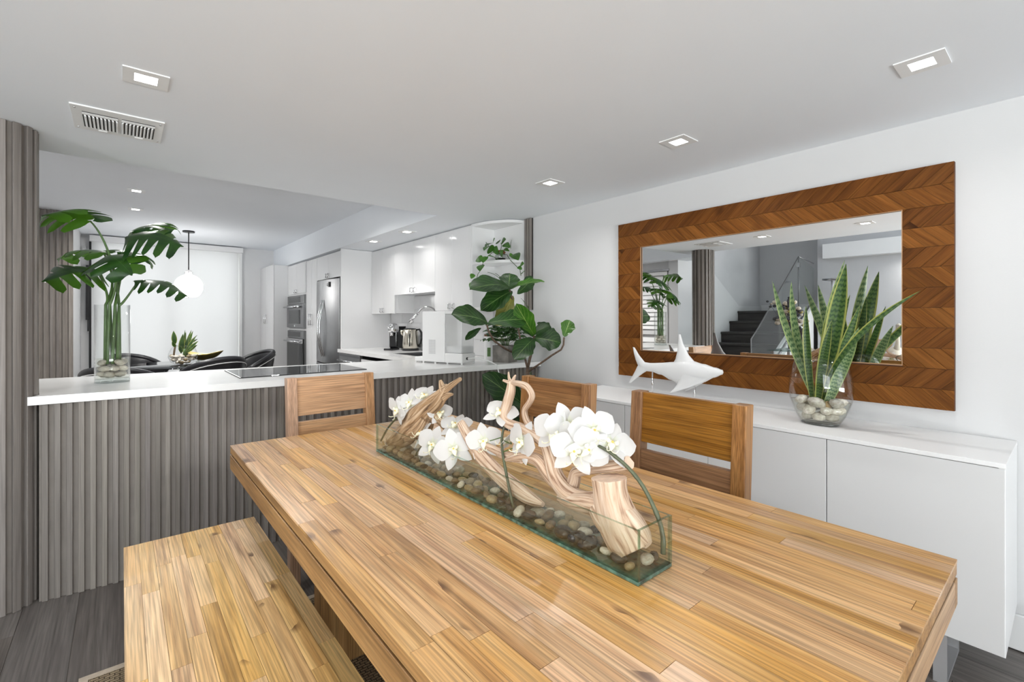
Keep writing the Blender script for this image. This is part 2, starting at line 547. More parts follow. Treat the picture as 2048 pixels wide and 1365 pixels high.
glass_pane = clear('trough_glass', (0.965, 0.985, 0.972), 0.05, 0.55)
glass_edge = clear('trough_glass_edge', (0.50, 0.68, 0.60), 0.16, 0.8, 0.05)
glass_clear = clear('vase_glass', (0.985, 0.99, 0.988), 0.035, 0.7, 0.0, 4.2)
water_mat = clear('water', (0.95, 0.955, 0.92), 0.04, 0.6, 0.0, 4.0)
trough_water = clear('trough_water', (0.94, 0.93, 0.885), 0.04, 0.7, 0.0, 3.5)
window_glass = clear('window_glass', (0.96, 0.98, 0.98), 0.04, 0.6)
rail_glass = clear('balustrade_glass', (0.91, 0.93, 0.925), 0.06, 0.6)

# ================================================================== THE ROOM
W, HC, HR, YF = 2.62, 2.10, 2.42, 8.64


def struct(o, label=None):
    o['kind'] = 'structure'
    if label: o['label'] = label
    return o


fl = struct(box('floor', (-4.2, -4.2, -0.12), (2.75, 8.9, -0.004), floor_wood))
# boards of the dining area, laid along the room
rp = random.Random(3)
pw = 0.182
for i in range(22):
    x0 = -1.24 + i * pw
    if x0 + pw > 2.62: break
    y = -0.9 - rp.random() * 1.1
    while y < 2.95:
        ln = 1.22
        a, b = max(y, -0.9), min(y + ln, 2.97)
        if b - a > 0.05:
            MB().box((x0 + 0.0012, a + 0.001, -0.004), (x0 + pw - 0.0012, b - 0.001, rp.uniform(-0.0006, 0))).build('floor_board', floor_wood, fl)
        y += ln

struct(box('wall_right', (W, -4.2, 0), (W + 0.12, 8.9, 2.6), wall_white))
wb = MB()
wb.box((-4.2, -4.12, 0), (-3.15, -4.0, 2.95)).box((0.65, -4.12, 0), (W, -4.0, 2.95)).box((-3.15, -4.12, 2.3), (0.65, -4.0, 2.95)).box((-3.15, -4.12, 0), (0.65, -4.0, 0.05))
struct(wb.build('wall_back', wall_white))
wl = MB()
wl.box((-3.42, -4.0, 0), (-3.3, -1.6, 2.95)).box((-3.42, 0.4, 0), (-3.3, 2.55, 2.95)).box((-3.42, -1.6, 0), (-3.3, 0.4, 0.35)).box((-3.42, -1.6, 2.4), (-3.3, 0.4, 2.95))
struct(wl.build('wall_left', wall_grey))
struct(box('wall_landing', (-4.02, 2.62, 0), (-3.9, 3.87, 2.95), wall_white))
struct(box('wall_landing_return', (-4.02, 2.55, 0), (-3.3, 2.622, 2.95), wall_grey))
ws = MB()
ws.prism([(-3.9, 1.45), (-3.0, 1.45), (-1.75, 2.18), (-1.06, 2.18), (-1.06, 2.95), (-3.9, 2.95)], 3.75, 3.87, 'y')
struct(ws.build('wall_stair', wall_grey))
wq = MB()
wq.prism([(-3.9, 0), (-1.06, 0), (-1.06, 2.18), (-1.75, 2.18), (-3.0, 1.45), (-3.9, 1.45)], 3.72, 3.87, 'y')
struct(wq.build('wall_stair_lower', wall_white))
struct(box('wall_kitchen_left', (-1.22, 3.87, 0), (-1.1, 6.93, 2.6), wall_white))
struct(box('wall_kitchen_corner', (-1.22, 6.93, 0), (-0.43, 8.76, 2.6), wall_white))
wf = MB()
wf.box((-0.43, YF, 0), (-0.32, YF + 0.12, 2.6)).box((1.46, YF, 0), (W, YF + 0.12, 2.6)).box((-0.32, YF, 2.36), (1.46, YF + 0.12, 2.6))
struct(wf.build('wall_far', wall_grey if False else pbr('far_wall_paint', (0.70, 0.70, 0.705), 0.75, noise=0.01)))
ce = MB()
ce.prism([(-0.62, -4.2), (W + 0.1, -4.2), (W + 0.1, 8.9), (1.965, 8.9), (1.965, 3.31), (-0.62, 3.31)], HC, 2.96)
struct(ce.build('ceiling', ceil_white))
struct(box('ceiling_kitchen', (-1.3, 3.31, HR), (1.965, 8.9, HR + 0.12), ceil_white))
struct(box('ceiling_soffit', (-1.3, 3.31, HC), (-0.92, 6.92, HR), ceil_white))
struct(box('ceiling_stair', (-4.2, -4.2, 2.9), (-0.62, 3.9, 3.0), ceil_white))
struct(box('trim_1', (-3.3, -3.9, 2.15), (-3.12, 2.5, 2.37), trim_white))
struct(box('baseboard_right', (W - 0.016, -4.0, 0), (W, 2.6, 0.135), trim_white, bevel=0.004))
struct(box('baseboard_left', (-3.3, -3.9, 0), (-3.284, 2.5, 0.135), trim_white, bevel=0.004))

# windows behind the camera, and an added unseen one on the stair side
def window(name, lo, hi, axis, nv, glassmat=window_glass):
    """frame bars and panes across an opening; axis = wall normal"""
    fr = MB()
    (a0, z0), (a1, z1) = lo, hi
    t = 0.06

    def bar(u0, u1, w0, w1):
        if axis[0] == 'y': fr.box((u0, axis[1] - 0.03, w0), (u1, axis[1] + 0.03, w1))
        else: fr.box((axis[1] - 0.03, u0, w0), (axis[1] + 0.03, u1, w1))
    bar(a0, a1, z0, z0 + t); bar(a0, a1, z1 - t, z1)
    for i in range(nv + 1):
        c = a0 + (a1 - a0) * i / nv
        c = min(max(c, a0 + t / 2), a1 - t / 2)
        bar(c - t / 2, c + t / 2, z0 + t, z1 - t)
    o = struct(fr.build(name, trim_white))
    for i in range(nv):
        u0, u1 = a0 + (a1 - a0) * i / nv + t / 2, a0 + (a1 - a0) * (i + 1) / nv - t / 2
        g = MB()
        if axis[0] == 'y': g.box((u0, axis[1] - 0.004, z0 + t), (u1, axis[1] + 0.004, z1 - t))
        else: g.box((axis[1] - 0.004, u0, z0 + t), (axis[1] + 0.004, u1, z1 - t))
        g.build('pane', glassmat, o)
    return o


window('window_2', (-3.15, 0.05), (0.65, 2.3), ('y', -4.06), 4)
window('window_added', (-1.6, 0.35), (0.4, 2.4), ('x', -3.36), 2)  # made-up opening that lets the stair-side fill lamps in
window('window_1', (-0.32, 0.02), (1.46, 2.36), ('y', YF + 0.08), 2)

# roller shade over the far window: cassette, cloth, side channel
m, N, L, P = base_mat('shade_cloth')
N.remove(P)
tl = N.new('ShaderNodeBsdfTranslucent'); tl.inputs[0].default_value = (0.86, 0.86, 0.86, 1)
df = N.new('ShaderNodeBsdfDiffuse'); df.inputs[0].default_value = (0.82, 0.82, 0.82, 1)
mx = N.new('ShaderNodeMixShader'); mx.inputs[0].default_value = 0.5
L.new(tl.outputs[0], mx.inputs[1]); L.new(df.outputs[0], mx.inputs[2]); L.new(mx.outputs[0], N['Material Output'].inputs[0])
shade_cloth = m
sh = thing('roller_shade', 'white translucent roller shade lowered over the bright far kitchen window', 'shade', (0.57, 8.56, 0))
box('cassette', (-0.34, 8.5, 2.325), (1.49, 8.63, 2.405), trim_white, sh, 0.006)
box('cloth', (-0.315, 8.595, 0.05), (1.435, 8.6, 2.33), shade_cloth, sh)
box('side_channel', (1.445, 8.57, 0.02), (1.485, 8.63, 2.325), trim_white, sh, 0.004)
box('side_channel', (-0.345, 8.59, 0.02), (-0.322, 8.63, 2.325), black_metal, sh, 0.002)
box('hem_bar', (-0.315, 8.588, 0.03), (1.435, 8.606, 0.06), trim_white, sh, 0.004)

# small fittings in the far left corner
t = thing('light_switch', 'small grey switch plate high on the white corner wall left of the shade', 'switch', (-0.395, 8.63, 2.2))
box('plate', (-0.425, 8.628, 2.13), (-0.375, 8.64, 2.26), door_grey, t, 0.003)
box('rocker', (-0.41, 8.624, 2.16), (-0.39, 8.63, 2.23), trim_white, t, 0.002)
t = thing('wand_handle', 'long narrow black pull bar hanging on the white corner wall beside the shade', 'handle', (-0.36, 8.58, 1.2))
box('bar', (-0.378, 8.575, 1.255), (-0.345, 8.605, 2.0), black_metal, t, 0.004)
MB().cyl((-0.355, 8.59, 1.10), (-0.355, 8.59, 1.26), 0.006, 8).build('rod', black_metal, t)
for zz in (1.35, 1.9):
    box('bracket', (-0.366, 8.6, zz), (-0.356, 8.64, zz + 0.03), black_metal, t)

# ------------------------------------------------------------------ slatted column and peninsula
def slat_run(parent, p0, p1, z0, z1, pitch=0.04, w=0.0215, proud=0.014, skip=None):
    """vertical slats along a straight wall line; the first one is built, the rest share its mesh"""
    p0, p1 = Vector((*p0, 0)), Vector((*p1, 0))
    d = (p1 - p0); ln = d.length; d.normalize()
    nrm = Vector((d.y, -d.x, 0))
    ang = atan2(d.y, d.x)
    n = int(ln / pitch)
    src = None
    org = origin_of(parent)
    for i in range(n):
        c = p0 + d * (i + 0.5) * ln / n
        if src is None:
            b = MB().box((-w / 2, -proud, 0), (w / 2, 0, z1 - z0))
            src = b.build('slat', slat_wood, None, bevel=0.0016, seg=1, origin=(0, 0, 0))
            o = src
        else:
            o = src.copy(); COL.objects.link(o)
        o.parent = parent
        o.location = Vector((c.x, c.y, z0)) - org
        o.rotation_euler = (0, 0, ang)


col = thing('slatted_column', 'floor to ceiling rounded column clad in grey brown wood slats at the left edge', 'column', (-0.43, 3.05, 0))
X0, X1, Y0, Y1, CR = -0.57, -0.305, 2.901, 3.10, 0.099


def rrect(x0, x1, y0, y1, r, n=6):
    pts = []
    for cx, cy, a0 in ((x1 - r, y0 + r, -90), (x1 - r, y1 - r, 0), (x0 + r, y1 - r, 90), (x0 + r, y0 + r, 180)):
        for k in range(n + 1):
            a = radians(a0 + 90 * k / n)
            pts.append((cx + r * cos(a), cy + r * sin(a)))
    return pts


MB().prism(rrect(X0, X1, Y0, Y1, CR), 0, HC - 0.001).build('core', slat_back, col)
pts = [Vector((*p, 0)) for p in rrect(X0, X1, Y0, Y1, CR, 10)]
segs = [(pts[i], pts[(i + 1) % len(pts)]) for i in range(len(pts))]
tot = sum((b - a).length for a, b in segs)
ns = int(tot / 0.04)


def along(s):
    s %= tot
    for a, b in segs:
        l = (b - a).length
        if s <= l and l > 1e-6:
            d = (b - a) / l
            return a + d * s, d
        s -= l
    return segs[0][0], (segs[0][1] - segs[0][0]).normalized()


for k in range(ns):
    poly = []
    s0, s1 = (k + 0.0) * tot / ns, (k + 0.56) * tot / ns
    outer, inner = [], []
    for q in range(5):
        p, d = along(s0 + (s1 - s0) * q / 4)
        nr = Vector((d.y, -d.x, 0))
        outer.append((p + nr * 0.016).to_2d()); inner.append((p - nr * 0.001).to_2d())
    MB().prism(outer + inner[::-1], 0, HC - 0.001).build('slat', slat_wood, col, bevel=0.0014, seg=1)

CT = 0.914
pen = thing('kitchen_peninsula', 'long kitchen peninsula faced with grey brown vertical wood slats under the white worktop', 'peninsula', (1.15, 3.2, 0))
PA, PB = (-0.283, 2.941), (2.60, 2.802)
MB().prism([PA, PB, (2.60, 3.62), (-0.285, 3.74)], 0, 0.876).build('body', slat_back, pen)
slat_run(pen, PA, PB, 0.0, 0.876)

wt = thing('quartz_worktop', 'white quartz worktop running along the peninsula and back beside the kitchen wall', 'worktop', (1.2, 3.3, 0.877))
wk = MB()
wk.prism([(-0.317, 2.922), (2.615, 2.778), (2.615, 3.655), (1.94, 3.655), (-0.42, 3.80), (-0.42, 3.119), (-0.40, 3.119), (-0.345, 3.103), (-0.308, 3.07), (-0.290, 3.03), (-0.287, 2.995), (-0.293, 2.962), (-0.305, 2.936)], 0.877, CT)
for a, c in (((1.94, 3.655), (2.615, 3.86)), ((1.94, 3.86), (2.10, 4.40)), ((2.46, 3.86), (2.615, 4.40)), ((1.94, 4.40), (2.615, 5.53))):
    wk.box((*a, 0.877), (*c, CT))
wk.build('slab', quartz, wt)

# ------------------------------------------------------------------ slatted wall end at the back, and slat strip by the shelves
sp_ = thing('slatted_wall_panel', 'tall grey brown slatted wall panel behind the tall leafy plant in the glass cylinder', 'panel', (-0.55, 6.92, 0))
box('backing', (-0.75, 6.918, 0), (-0.405, 6.93, HR - 0.002), slat_back, sp_)
slat_run(sp_, (-0.74, 6.918), (-0.405, 6.918), 0, HR - 0.002, 0.042, 0.024, 0.013)
st = thing('slat_strip', 'narrow vertical strip of grey brown slats on the wall beside the corner shelves', 'panel', (2.6, 2.92, 1.337))
box('backing', (W - 0.008, 2.876, 1.337), (W, 2.968, HC - 0.002), dark_gap, st)
for k in range(3):
    y = 2.882 + k * 0.0295
    box('slat', (W - 0.024, y, 1.337), (W - 0.008, y + 0.021, HC - 0.002), slat_wood, st, 0.0015, seg=1)

# ------------------------------------------------------------------ recessed lights and the ceiling vent
glow = lamp_mat('led_panel', (1.0, 0.985, 0.96), 14.0)


def downlight(x, y, z, label, power):
    t = thing('recessed_light', label, 'ceiling light', (x, y, z), 'square recessed ceiling lights')
    s, q = 0.064, 0.032
    f = MB()
    for a, b in (((-s, -s), (s, -q)), ((-s, q), (s, s)), ((-s, -q), (-q, q)), ((q, -q), (s, q))):
        f.box((x + a[0], y + a[1], z - 0.004), (x + b[0], y + b[1], z + 0.0))
    f.build('trim', trim_white, t, weld=0.0005)
    box('lens', (x - q, y - q, z - 0.0035), (x + q, y + q, z - 0.001), glow, t)
    l = area_light('downlight_lamp', (x, y, z - 0.012), (0, 0, 0), 0.062, 0.062, power, (1, 0.98, 0.95), 150)
    l.parent = t
    l.location = (0, 0, -0.012)


PWR = 2.6
downlight(0.065, 2.088, HC, 'square recessed ceiling light nearest the ceiling vent', PWR)
downlight(0.065, 1.207, HC, 'square recessed ceiling light mirrored over the stairs, second from the vent', PWR)
downlight(0.065, 0.325, HC, 'square recessed ceiling light mirrored at the right end of the mirror glass', PWR)
downlight(2.032, 0.325, HC, 'square recessed ceiling light above the right corner of the wooden mirror', 1.6)
downlight(2.032, 1.207, HC, 'square recessed ceiling light in front of the middle of the mirror frame', PWR)
downlight(2.032, 2.075, HC, 'square recessed ceiling light beyond the left end of the mirror', PWR)
downlight(0.10, 5.42, HR, 'nearer of the two square recessed lights above the tall leafy plant', 15)
downlight(0.11, 6.33, HR, 'farther of the two square recessed lights above the tall leafy plant', 15)
downlight(0.10, 4.45, HR, 'added square kitchen fill light, unseen behind the ceiling drop, third from the pendant', 11)  # added lamp hidden by the drop, brightens the kitchen
downlight(1.15, 4.3, HR, 'added square kitchen fill light, unseen behind the ceiling drop above the cooktop', 9)  # second hidden lamp, added to lift the kitchen ceiling and counter
downlight(2.10, 4.10, HC, 'square recessed light above the white wall cabinets near the shelves', 0.9)
downlight(2.08, 4.83, HC, 'square recessed light above the wall cabinets nearest the fridge wall', 0.9)
downlight(-3.2, 1.3, 2.148, 'recessed light washing the grey wall beyond the stairs', 5)

vt = thing('ceiling_vent', 'white slotted metal air vent in the ceiling above the slatted column', 'vent', (-0.012, 2.65, HC))
box('plate', (-0.16, 2.50, HC - 0.006), (0.142, 2.80, HC), trim_white, vt, 0.002)
vx0, vx1, vy0, vy1 = -0.125, 0.112, 2.56, 2.75
for side in range(2):
    a = vx0 + side * 0.124; b = a + 0.112
    box('opening', (a, vy0, HC - 0.0075), (b, vy1, HC - 0.006), dark_gap, vt)
    for k in range(9):
        x = a + (k + 0.5) * 0.112 / 9
        MB().box((-0.0024, vy0 + 0.035, -0.009), (0.0024, vy1 - 0.01, 0.001), T=Matrix.Translation((x, 0, HC - 0.006)) @ Matrix.Rotation(radians(28 if side else -28), 4, 'Y')).build('slat', trim_white, vt)
    for k in range(3):
        box('louver', (a, vy0 + 0.005 + k * 0.009, HC - 0.0095), (b, vy0 + 0.010 + k * 0.009, HC - 0.006), trim_white, vt)
    box('lever', (a + 0.045, vy1 + 0.012, HC - 0.012), (a + 0.075, vy1 + 0.02, HC - 0.006), trim_white, vt)
for x in (-0.145, 0.128):
    for y in (2.53, 2.77):
        MB().cyl((x, y, HC - 0.0085), (x, y, HC - 0.005), 0.004, 8).build('screw', chrome, vt)

# ================================================================== KITCHEN
def bar_handle(p, axis, ln, parent, out=(-1, 0, 0), r=0.005, stand=0.028, mat=None):
    """slim bar on two posts standing off a door"""
    p = Vector(p); o = Vector(out)
    ax = Vector({'x': (1, 0, 0), 'y': (0, 1, 0), 'z': (0, 0, 1)}[axis])
    b = MB()
    b.tube([p + o * stand - ax * ln / 2, p + o * stand + ax * ln / 2], r, 8)
    for s in (-0.42, 0.42):
        b.tube([p + ax * ln * s, p + ax * ln * s + o * stand], r * 0.9, 8)
    return b.build('handle', mat or chrome, parent)


def wall_cabinet(label, y0, y1, z0, z1, xf, xb, handles=True, name='upper_cabinet', group='white gloss wall cabinets'):
    t = thing(name, label, 'cabinet', ((xf + xb) / 2, (y0 + y1) / 2, z0), group)
    box('body', (xf + 0.02, y0 + 0.001, z0), (xb, y1 - 0.001, z1), gloss_white, t)
    ym = (y0 + y1) / 2
    for a, b, hy in ((y0 + 0.002, ym - 0.0015, ym - 0.035), (ym + 0.0015, y1 - 0.002, ym + 0.035)):
        d = box('door', (xf, a, z0 - 0.003), (xf + 0.018, b, z1 - 0.012), gloss_white, t, 0.0015, seg=1)
        if handles:
            bar_handle((xf, hy, z0 + 0.035), 'z', 0.055, d, r=0.006, stand=0.02)
    return t


wall_cabinet('white gloss double door wall cabinet nearest the corner shelves', 3.405, 4.02, 1.345, 2.095, 2.36, W - 0.005)
wall_cabinet('white gloss wall cabinet with raised bottom in the middle of the row', 4.02, 4.91, 1.535, 2.095, 2.36, W - 0.005)
wall_cabinet('white gloss double door wall cabinet above the coffee machine', 4.91, 5.53, 1.33, 2.095, 2.36, W - 0.005)

# quarter round open shelves on the end of the cabinet row
cs = thing('corner_shelf', 'white open end shelves with curved fronts between wall cabinets and slat strip', 'shelf', (2.5, 3.2, 1.337))
box('side_panel', (2.362, 3.385, 1.337), (W - 0.002, 3.403, 2.095), gloss_white, cs)
box('back_panel', (W - 0.014, 2.97, 1.337), (W - 0.001, 3.385, 2.095), gloss_white, cs)
for z in (1.337, 1.735, 2.07):
    poly = [(W - 0.014, 3.385)]
    for k in range(17):
        a = pi / 2 * k / 16
        poly.append((W - 0.014 - 0.245 * sin(pi / 2 - a), 3.385 - 0.40 * sin(a)))
    MB().prism(poly, z, z + 0.024).build('shelf', gloss_white, cs, bevel=0.002)

# tall bank on the right: end panel, cabinet over the fridge, fridge, tall cupboard, oven tower, pantry
XB = 1.99
t = thing('fridge_end_panel', 'tall white gloss panel facing the room at the end of the fridge wall', 'panel', (2.3, 5.545, 0))
box('panel', (XB - 0.005, 5.535, 0), (W - 0.003, 5.56, 2.096), gloss_white, t, 0.002)
wall_cabinet('white gloss double door cabinet directly above the steel fridge', 5.565, 6.44, 1.775, 2.085, XB, W - 0.01, True, 'fridge_cabinet', None)
t = thing('tall_cupboard', 'narrow tall white gloss cupboard between the wall oven and the steel fridge', 'cabinet', (2.3, 6.67, 0))
box('body', (XB + 0.02, 6.442, 0), (W - 0.01, 6.9, 2.085), gloss_white, t)
for a, b, hy in ((6.445, 6.668, 6.63), (6.672, 6.897, 6.71)):
    d = box('door', (XB, a, 0.1), (XB + 0.018, b, 2.075), gloss_white, t, 0.0015, seg=1)
    bar_handle((XB, hy, 1.26), 'z', 0.16, d, r=0.006, stand=0.03)

fr = thing('refrigerator', 'stainless steel french door refrigerator with long bowed handles under white cabinets', 'refrigerator', (2.3, 6.0, 0))
box('body', (XB + 0.06, 5.575, 0.02), (W - 0.02, 6.43, 1.755), steel_mid, fr)


def bow_door(y0, y1, z0, z1, x_edge, bulge, nm='door', mid=None):
    mid = (y0 + y1) / 2
    poly = []
    n = 10
    for k in range(n + 1):
        y = y0 + (y1 - y0) * k / n
        u = (y - 6.0025) / 0.43
        poly.append((x_edge - bulge * (1 - u * u), y))
    poly += [(x_edge + 0.07, y1), (x_edge + 0.07, y0)]
    return MB().prism(poly, z0, z1).build(nm, brushed, fr, bevel=0.004)


for y0, y1, hy in ((5.58, 5.999, 5.965), (6.005, 6.425, 6.04)):
    d = bow_door(y0, y1, 0.72, 1.752, XB - 0.01, 0.055)
    b = MB()
    pts = [(XB - 0.062 - 0.058 * sin(pi * k / 14), hy, 0.80 + 0.70 * k / 14) for k in range(15)]
    b.tube(pts, 0.014, 10, flat=0.8)
    b.build('handle', chrome, d)
dr = bow_door(5.58, 6.425, 0.06, 0.71, XB - 0.01, 0.055, 'freezer_drawer')
b = MB(); b.tube([(XB - 0.075 - 0.03 * sin(pi * k / 12), 5.66 + 0.68 * k / 12, 0.62) for k in range(13)], 0.013, 10); b.build('handle', chrome, dr)
box('badge', (XB - 0.064, 5.78, 1.655), (XB - 0.045, 5.815, 1.715), black_gloss, fr, 0.001)
MB().cyl((XB - 0.062, 5.855, 1.685), (XB - 0.045, 5.855, 1.685), 0.018, 16).build('badge_ring', steel_mid, fr)
box('hinge_cover', (XB + 0.0, 5.58, 1.752), (XB + 0.08, 5.63, 1.769), black_metal, fr, 0.003)
box('hinge_cover', (XB + 0.0, 6.375, 1.752), (XB + 0.08, 6.425, 1.769), black_metal, fr, 0.003)
box('control_panel', (XB - 0.052, 6.18, 1.18), (XB - 0.03, 6.26, 1.36), black_glass, fr, 0.002)

t = thing('oven_tower', 'white gloss tower cabinet housing the microwave and wall oven', 'cabinet', (2.3, 7.35, 0))
ov = MB()
ov.box((XB + 0.004, 6.902, 0), (W - 0.01, 6.932, 2.085)).box((XB + 0.004, 7.768, 0), (W - 0.01, 7.798, 2.085)).box((XB + 0.004, 6.932, 0), (W - 0.01, 7.768, 0.503)).box((XB + 0.004, 6.932, 1.102), (W - 0.01, 7.768, 1.133)).box((XB + 0.004, 6.932, 1.617), (W - 0.01, 7.768, 2.085))
ov.build('body', gloss_white, t)
for a, b, hy in ((6.91, 7.348, 7.30), (7.352, 7.79, 7.40)):
    d = box('door', (XB - 0.014, a, 1.64), (XB + 0.003, b, 2.075), gloss_white, t, 0.0015, seg=1)
    bar_handle((XB - 0.014, hy, 1.675), 'z', 0.05, d, r=0.006, stand=0.02)
box('drawer', (XB - 0.014, 6.91, 0.1), (XB + 0.003, 7.79, 0.5), gloss_white, t, 0.0015, seg=1)

oven_face = pbr('oven_steel', (0.22, 0.22, 0.225), 0.3, 0.9, noise=0.05)
t = thing('microwave_oven', 'built in steel microwave oven with bar handle above the lower oven', 'oven', (XB - 0.02, 7.35, 1.135))
box('chassis', (XB - 0.018, 6.935, 1.135), (XB + 0.2, 7.765, 1.615), oven_face, t, 0.003)
box('control_panel', (XB - 0.03, 6.94, 1.49), (XB - 0.017, 7.76, 1.61), oven_face, t, 0.003)
box('display', (XB - 0.032, 7.1, 1.51), (XB - 0.029, 7.7, 1.59), black_glass, t)
d = box('door', (XB - 0.04, 6.94, 1.14), (XB - 0.017, 7.76, 1.478), oven_face, t, 0.003)
box('window', (XB - 0.042, 7.06, 1.2), (XB - 0.039, 7.66, 1.4), black_glass, d)
bar_handle((XB - 0.04, 7.35, 1.445), 'y', 0.72, d, r=0.012, stand=0.055)
box('badge', (XB - 0.042, 7.33, 1.155), (XB - 0.039, 7.37, 1.18), chrome, d)
t = thing('built_in_oven', 'built in wall oven with black glass door below the microwave', 'oven', (XB - 0.02, 7.35, 0.5))
box('chassis', (XB - 0.018, 6.935, 0.505), (XB + 0.2, 7.765, 1.10), oven_face, t, 0.003)
box('control_panel', (XB - 0.03, 6.94, 0.995), (XB - 0.017, 7.76, 1.095), oven_face, t, 0.003)
box('display', (XB - 0.032, 7.1, 1.01), (XB - 0.029, 7.7, 1.08), black_glass, t)
d = box('door', (XB - 0.04, 6.94, 0.51), (XB - 0.017, 7.76, 0.985), black_glass, t, 0.003)
box('door_rail', (XB - 0.046, 6.945, 0.92), (XB - 0.039, 7.755, 0.98), chrome, d, 0.002)
bar_handle((XB - 0.046, 7.35, 0.945), 'y', 0.72, d, r=0.012, stand=0.045)

XP = 1.765
t = thing('pantry_cabinet', 'tall white gloss pantry cabinet in the far corner beside the window wall', 'cabinet', (2.2, 8.2, 0))
box('body', (XP + 0.02, 7.8, 0), (W - 0.01, YF - 0.002, 2.094), gloss_white, t)
for a, b, hy in ((7.803, 8.218, 8.17), (8.222, YF - 0.005, 8.27)):
    d = box('door', (XP, a, 0.1), (XP + 0.018, b, 2.098), gloss_white, t, 0.0015, seg=1)
    bar_handle((XP, hy, 1.27), 'z', 0.16, d, r=0.006, stand=0.03)

# base run under the worktop, dishwasher, sink, tap, backsplash tiles
t = thing('base_cabinet', 'white base cabinets under the worktop along the kitchen wall', 'cabinet', (2.3, 4.4, 0))
box('body', (1.985, 3.66, 0.1), (W - 0.01, 4.89, 0.72), gloss_white, t)
for k in range(2):
    d = box('door', (1.965, 3.67 + k * 0.61, 0.1), (1.984, 4.275 + k * 0.61, 0.835), gloss_white, t, 0.0015, seg=1)
box('plinth', (2.02, 3.66, 0), (W - 0.01, 4.89, 0.1), dark_gap, t)
t = thing('dishwasher', 'stainless dishwasher front below the worktop next to the white end panel', 'dishwasher', (2.2, 5.2, 0))
box('body', (1.99, 4.9, 0.08), (W - 0.01, 5.52, 0.872), steel_mid, t)
d = box('door', (1.955, 4.905, 0.1), (1.989, 5.515, 0.868), brushed, t, 0.003)
bar_handle((1.955, 5.21, 0.79), 'y', 0.52, d, r=0.012, stand=0.035)
box('control_strip', (1.953, 4.915, 0.835), (1.956, 5.505, 0.86), oven_face, d)

tile_mat = pbr('backsplash_tile', (0.74, 0.74, 0.745), 0.15, noise=0.02, nscale=6)
bs = thing('backsplash', 'pale grey tiled backsplash behind the coffee machine and kettle', 'backsplash', (W - 0.005, 4.4, CT))
box('grout', (W - 0.006, 3.41, CT), (W - 0.001, 5.53, 1.53), door_grey, bs)
for r_ in range(4):
    z0 = CT + 0.002 + r_ * 0.152
    y = 3.41 - (0.15 if r_ % 2 else 0)
    while y < 5.52:
        a, b = max(3.412, y), min(5.528, y + 0.3)
        if b - a > 0.03:
            box('tile', (W - 0.012, a + 0.001, z0), (W - 0.005, b - 0.001, min(z0 + 0.150, 1.53)), tile_mat, bs, 0.001, seg=1)
        y += 0.302
t = thing('sink', 'stainless undermount sink set in the worktop behind the white ice maker', 'sink', (2.28, 4.15, 0.75))
s_ = MB()
sx0, sx1, sy0, sy1 = 2.10, 2.46, 3.86, 4.40
s_.box((sx0, sy0, CT), (sx1, sy0 + 0.015, CT + 0.002)).box((sx0, sy1 - 0.015, CT), (sx1, sy1, CT + 0.002)).box((sx0, sy0 + 0.015, CT), (sx0 + 0.015, sy1 - 0.015, CT + 0.002)).box((sx1 - 0.015, sy0 + 0.015, CT), (sx1, sy1 - 0.015, CT + 0.002))
s_.build('rim', brushed, t, weld=0.0005)
bs_ = MB()
x0, x1, y0, y1, zb = sx0 + 0.004, sx1 - 0.004, sy0 + 0.004, sy1 - 0.004, 0.75
bs_.add([(x0, y0, CT), (x1, y0, CT), (x1, y1, CT), (x0, y1, CT), (x0, y0, zb), (x1, y0, zb), (x1, y1, zb), (x0, y1, zb)], [(4, 5, 6, 7), (0, 1, 5, 4), (1, 2, 6, 5), (2, 3, 7, 6), (3, 0, 4, 7)])
bs_.build('basin', steel_mid, t)
fa = thing('kitchen_tap', 'chrome arched kitchen tap with pull down spout beside the white ice maker', 'tap', (2.55, 4.27, CT))
TBX, TBY = 2.55, 4.27
MB().cyl((TBX, TBY, CT), (TBX, TBY, CT + 0.03), 0.028, 16).build('base', chrome, fa)
e1 = Vector((2.405, 4.455, 1.315))
arc = [(TBX, TBY, CT + 0.02), (TBX, TBY, 1.15), (TBX, TBY, 1.25)]
for k in range(1, 12):
    q = k / 11
    arc.append((TBX + (e1.x - TBX) * (1 - cos(pi * q * 0.85)) / (1 - cos(pi * 0.85)), TBY + (e1.y - TBY) * (1 - cos(pi * q * 0.85)) / (1 - cos(pi * 0.85)), 1.25 + 0.14 * sin(pi * q * 0.85) + (e1.z - 1.25 - 0.14 * sin(pi * 0.85)) * q))
MB().tube(arc, 0.012, 12).build('neck', chrome, fa)
MB().tube([arc[-1], (2.375, 4.495, 1.27), (2.352, 4.525, 1.225)], [0.014, 0.019, 0.023], 12).build('spout', chrome, fa)
MB().tube([(TBX, TBY, CT + 0.1), (TBX + 0.035, TBY - 0.05, CT + 0.13)], [0.008, 0.006], 8).build('lever', chrome, fa)

# hob in the peninsula
ck = thing('cooktop', 'black glass induction cooktop set into the white peninsula worktop', 'cooktop', (0.9, 3.34, CT))
box('glass', (0.525, 3.085, CT), (1.275, 3.60, CT + 0.005), black_glass, ck, 0.002)
e_ = MB()
e_.box((0.521, 3.081, CT), (1.279, 3.085, CT + 0.0045)).box((0.521, 3.60, CT), (1.279, 3.604, CT + 0.0045)).box((0.521, 3.085, CT), (0.525, 3.6, CT + 0.0045)).box((1.275, 3.085, CT), (1.279, 3.6, CT + 0.0045))
e_.build('rim', black_metal, ck, weld=0.0005)

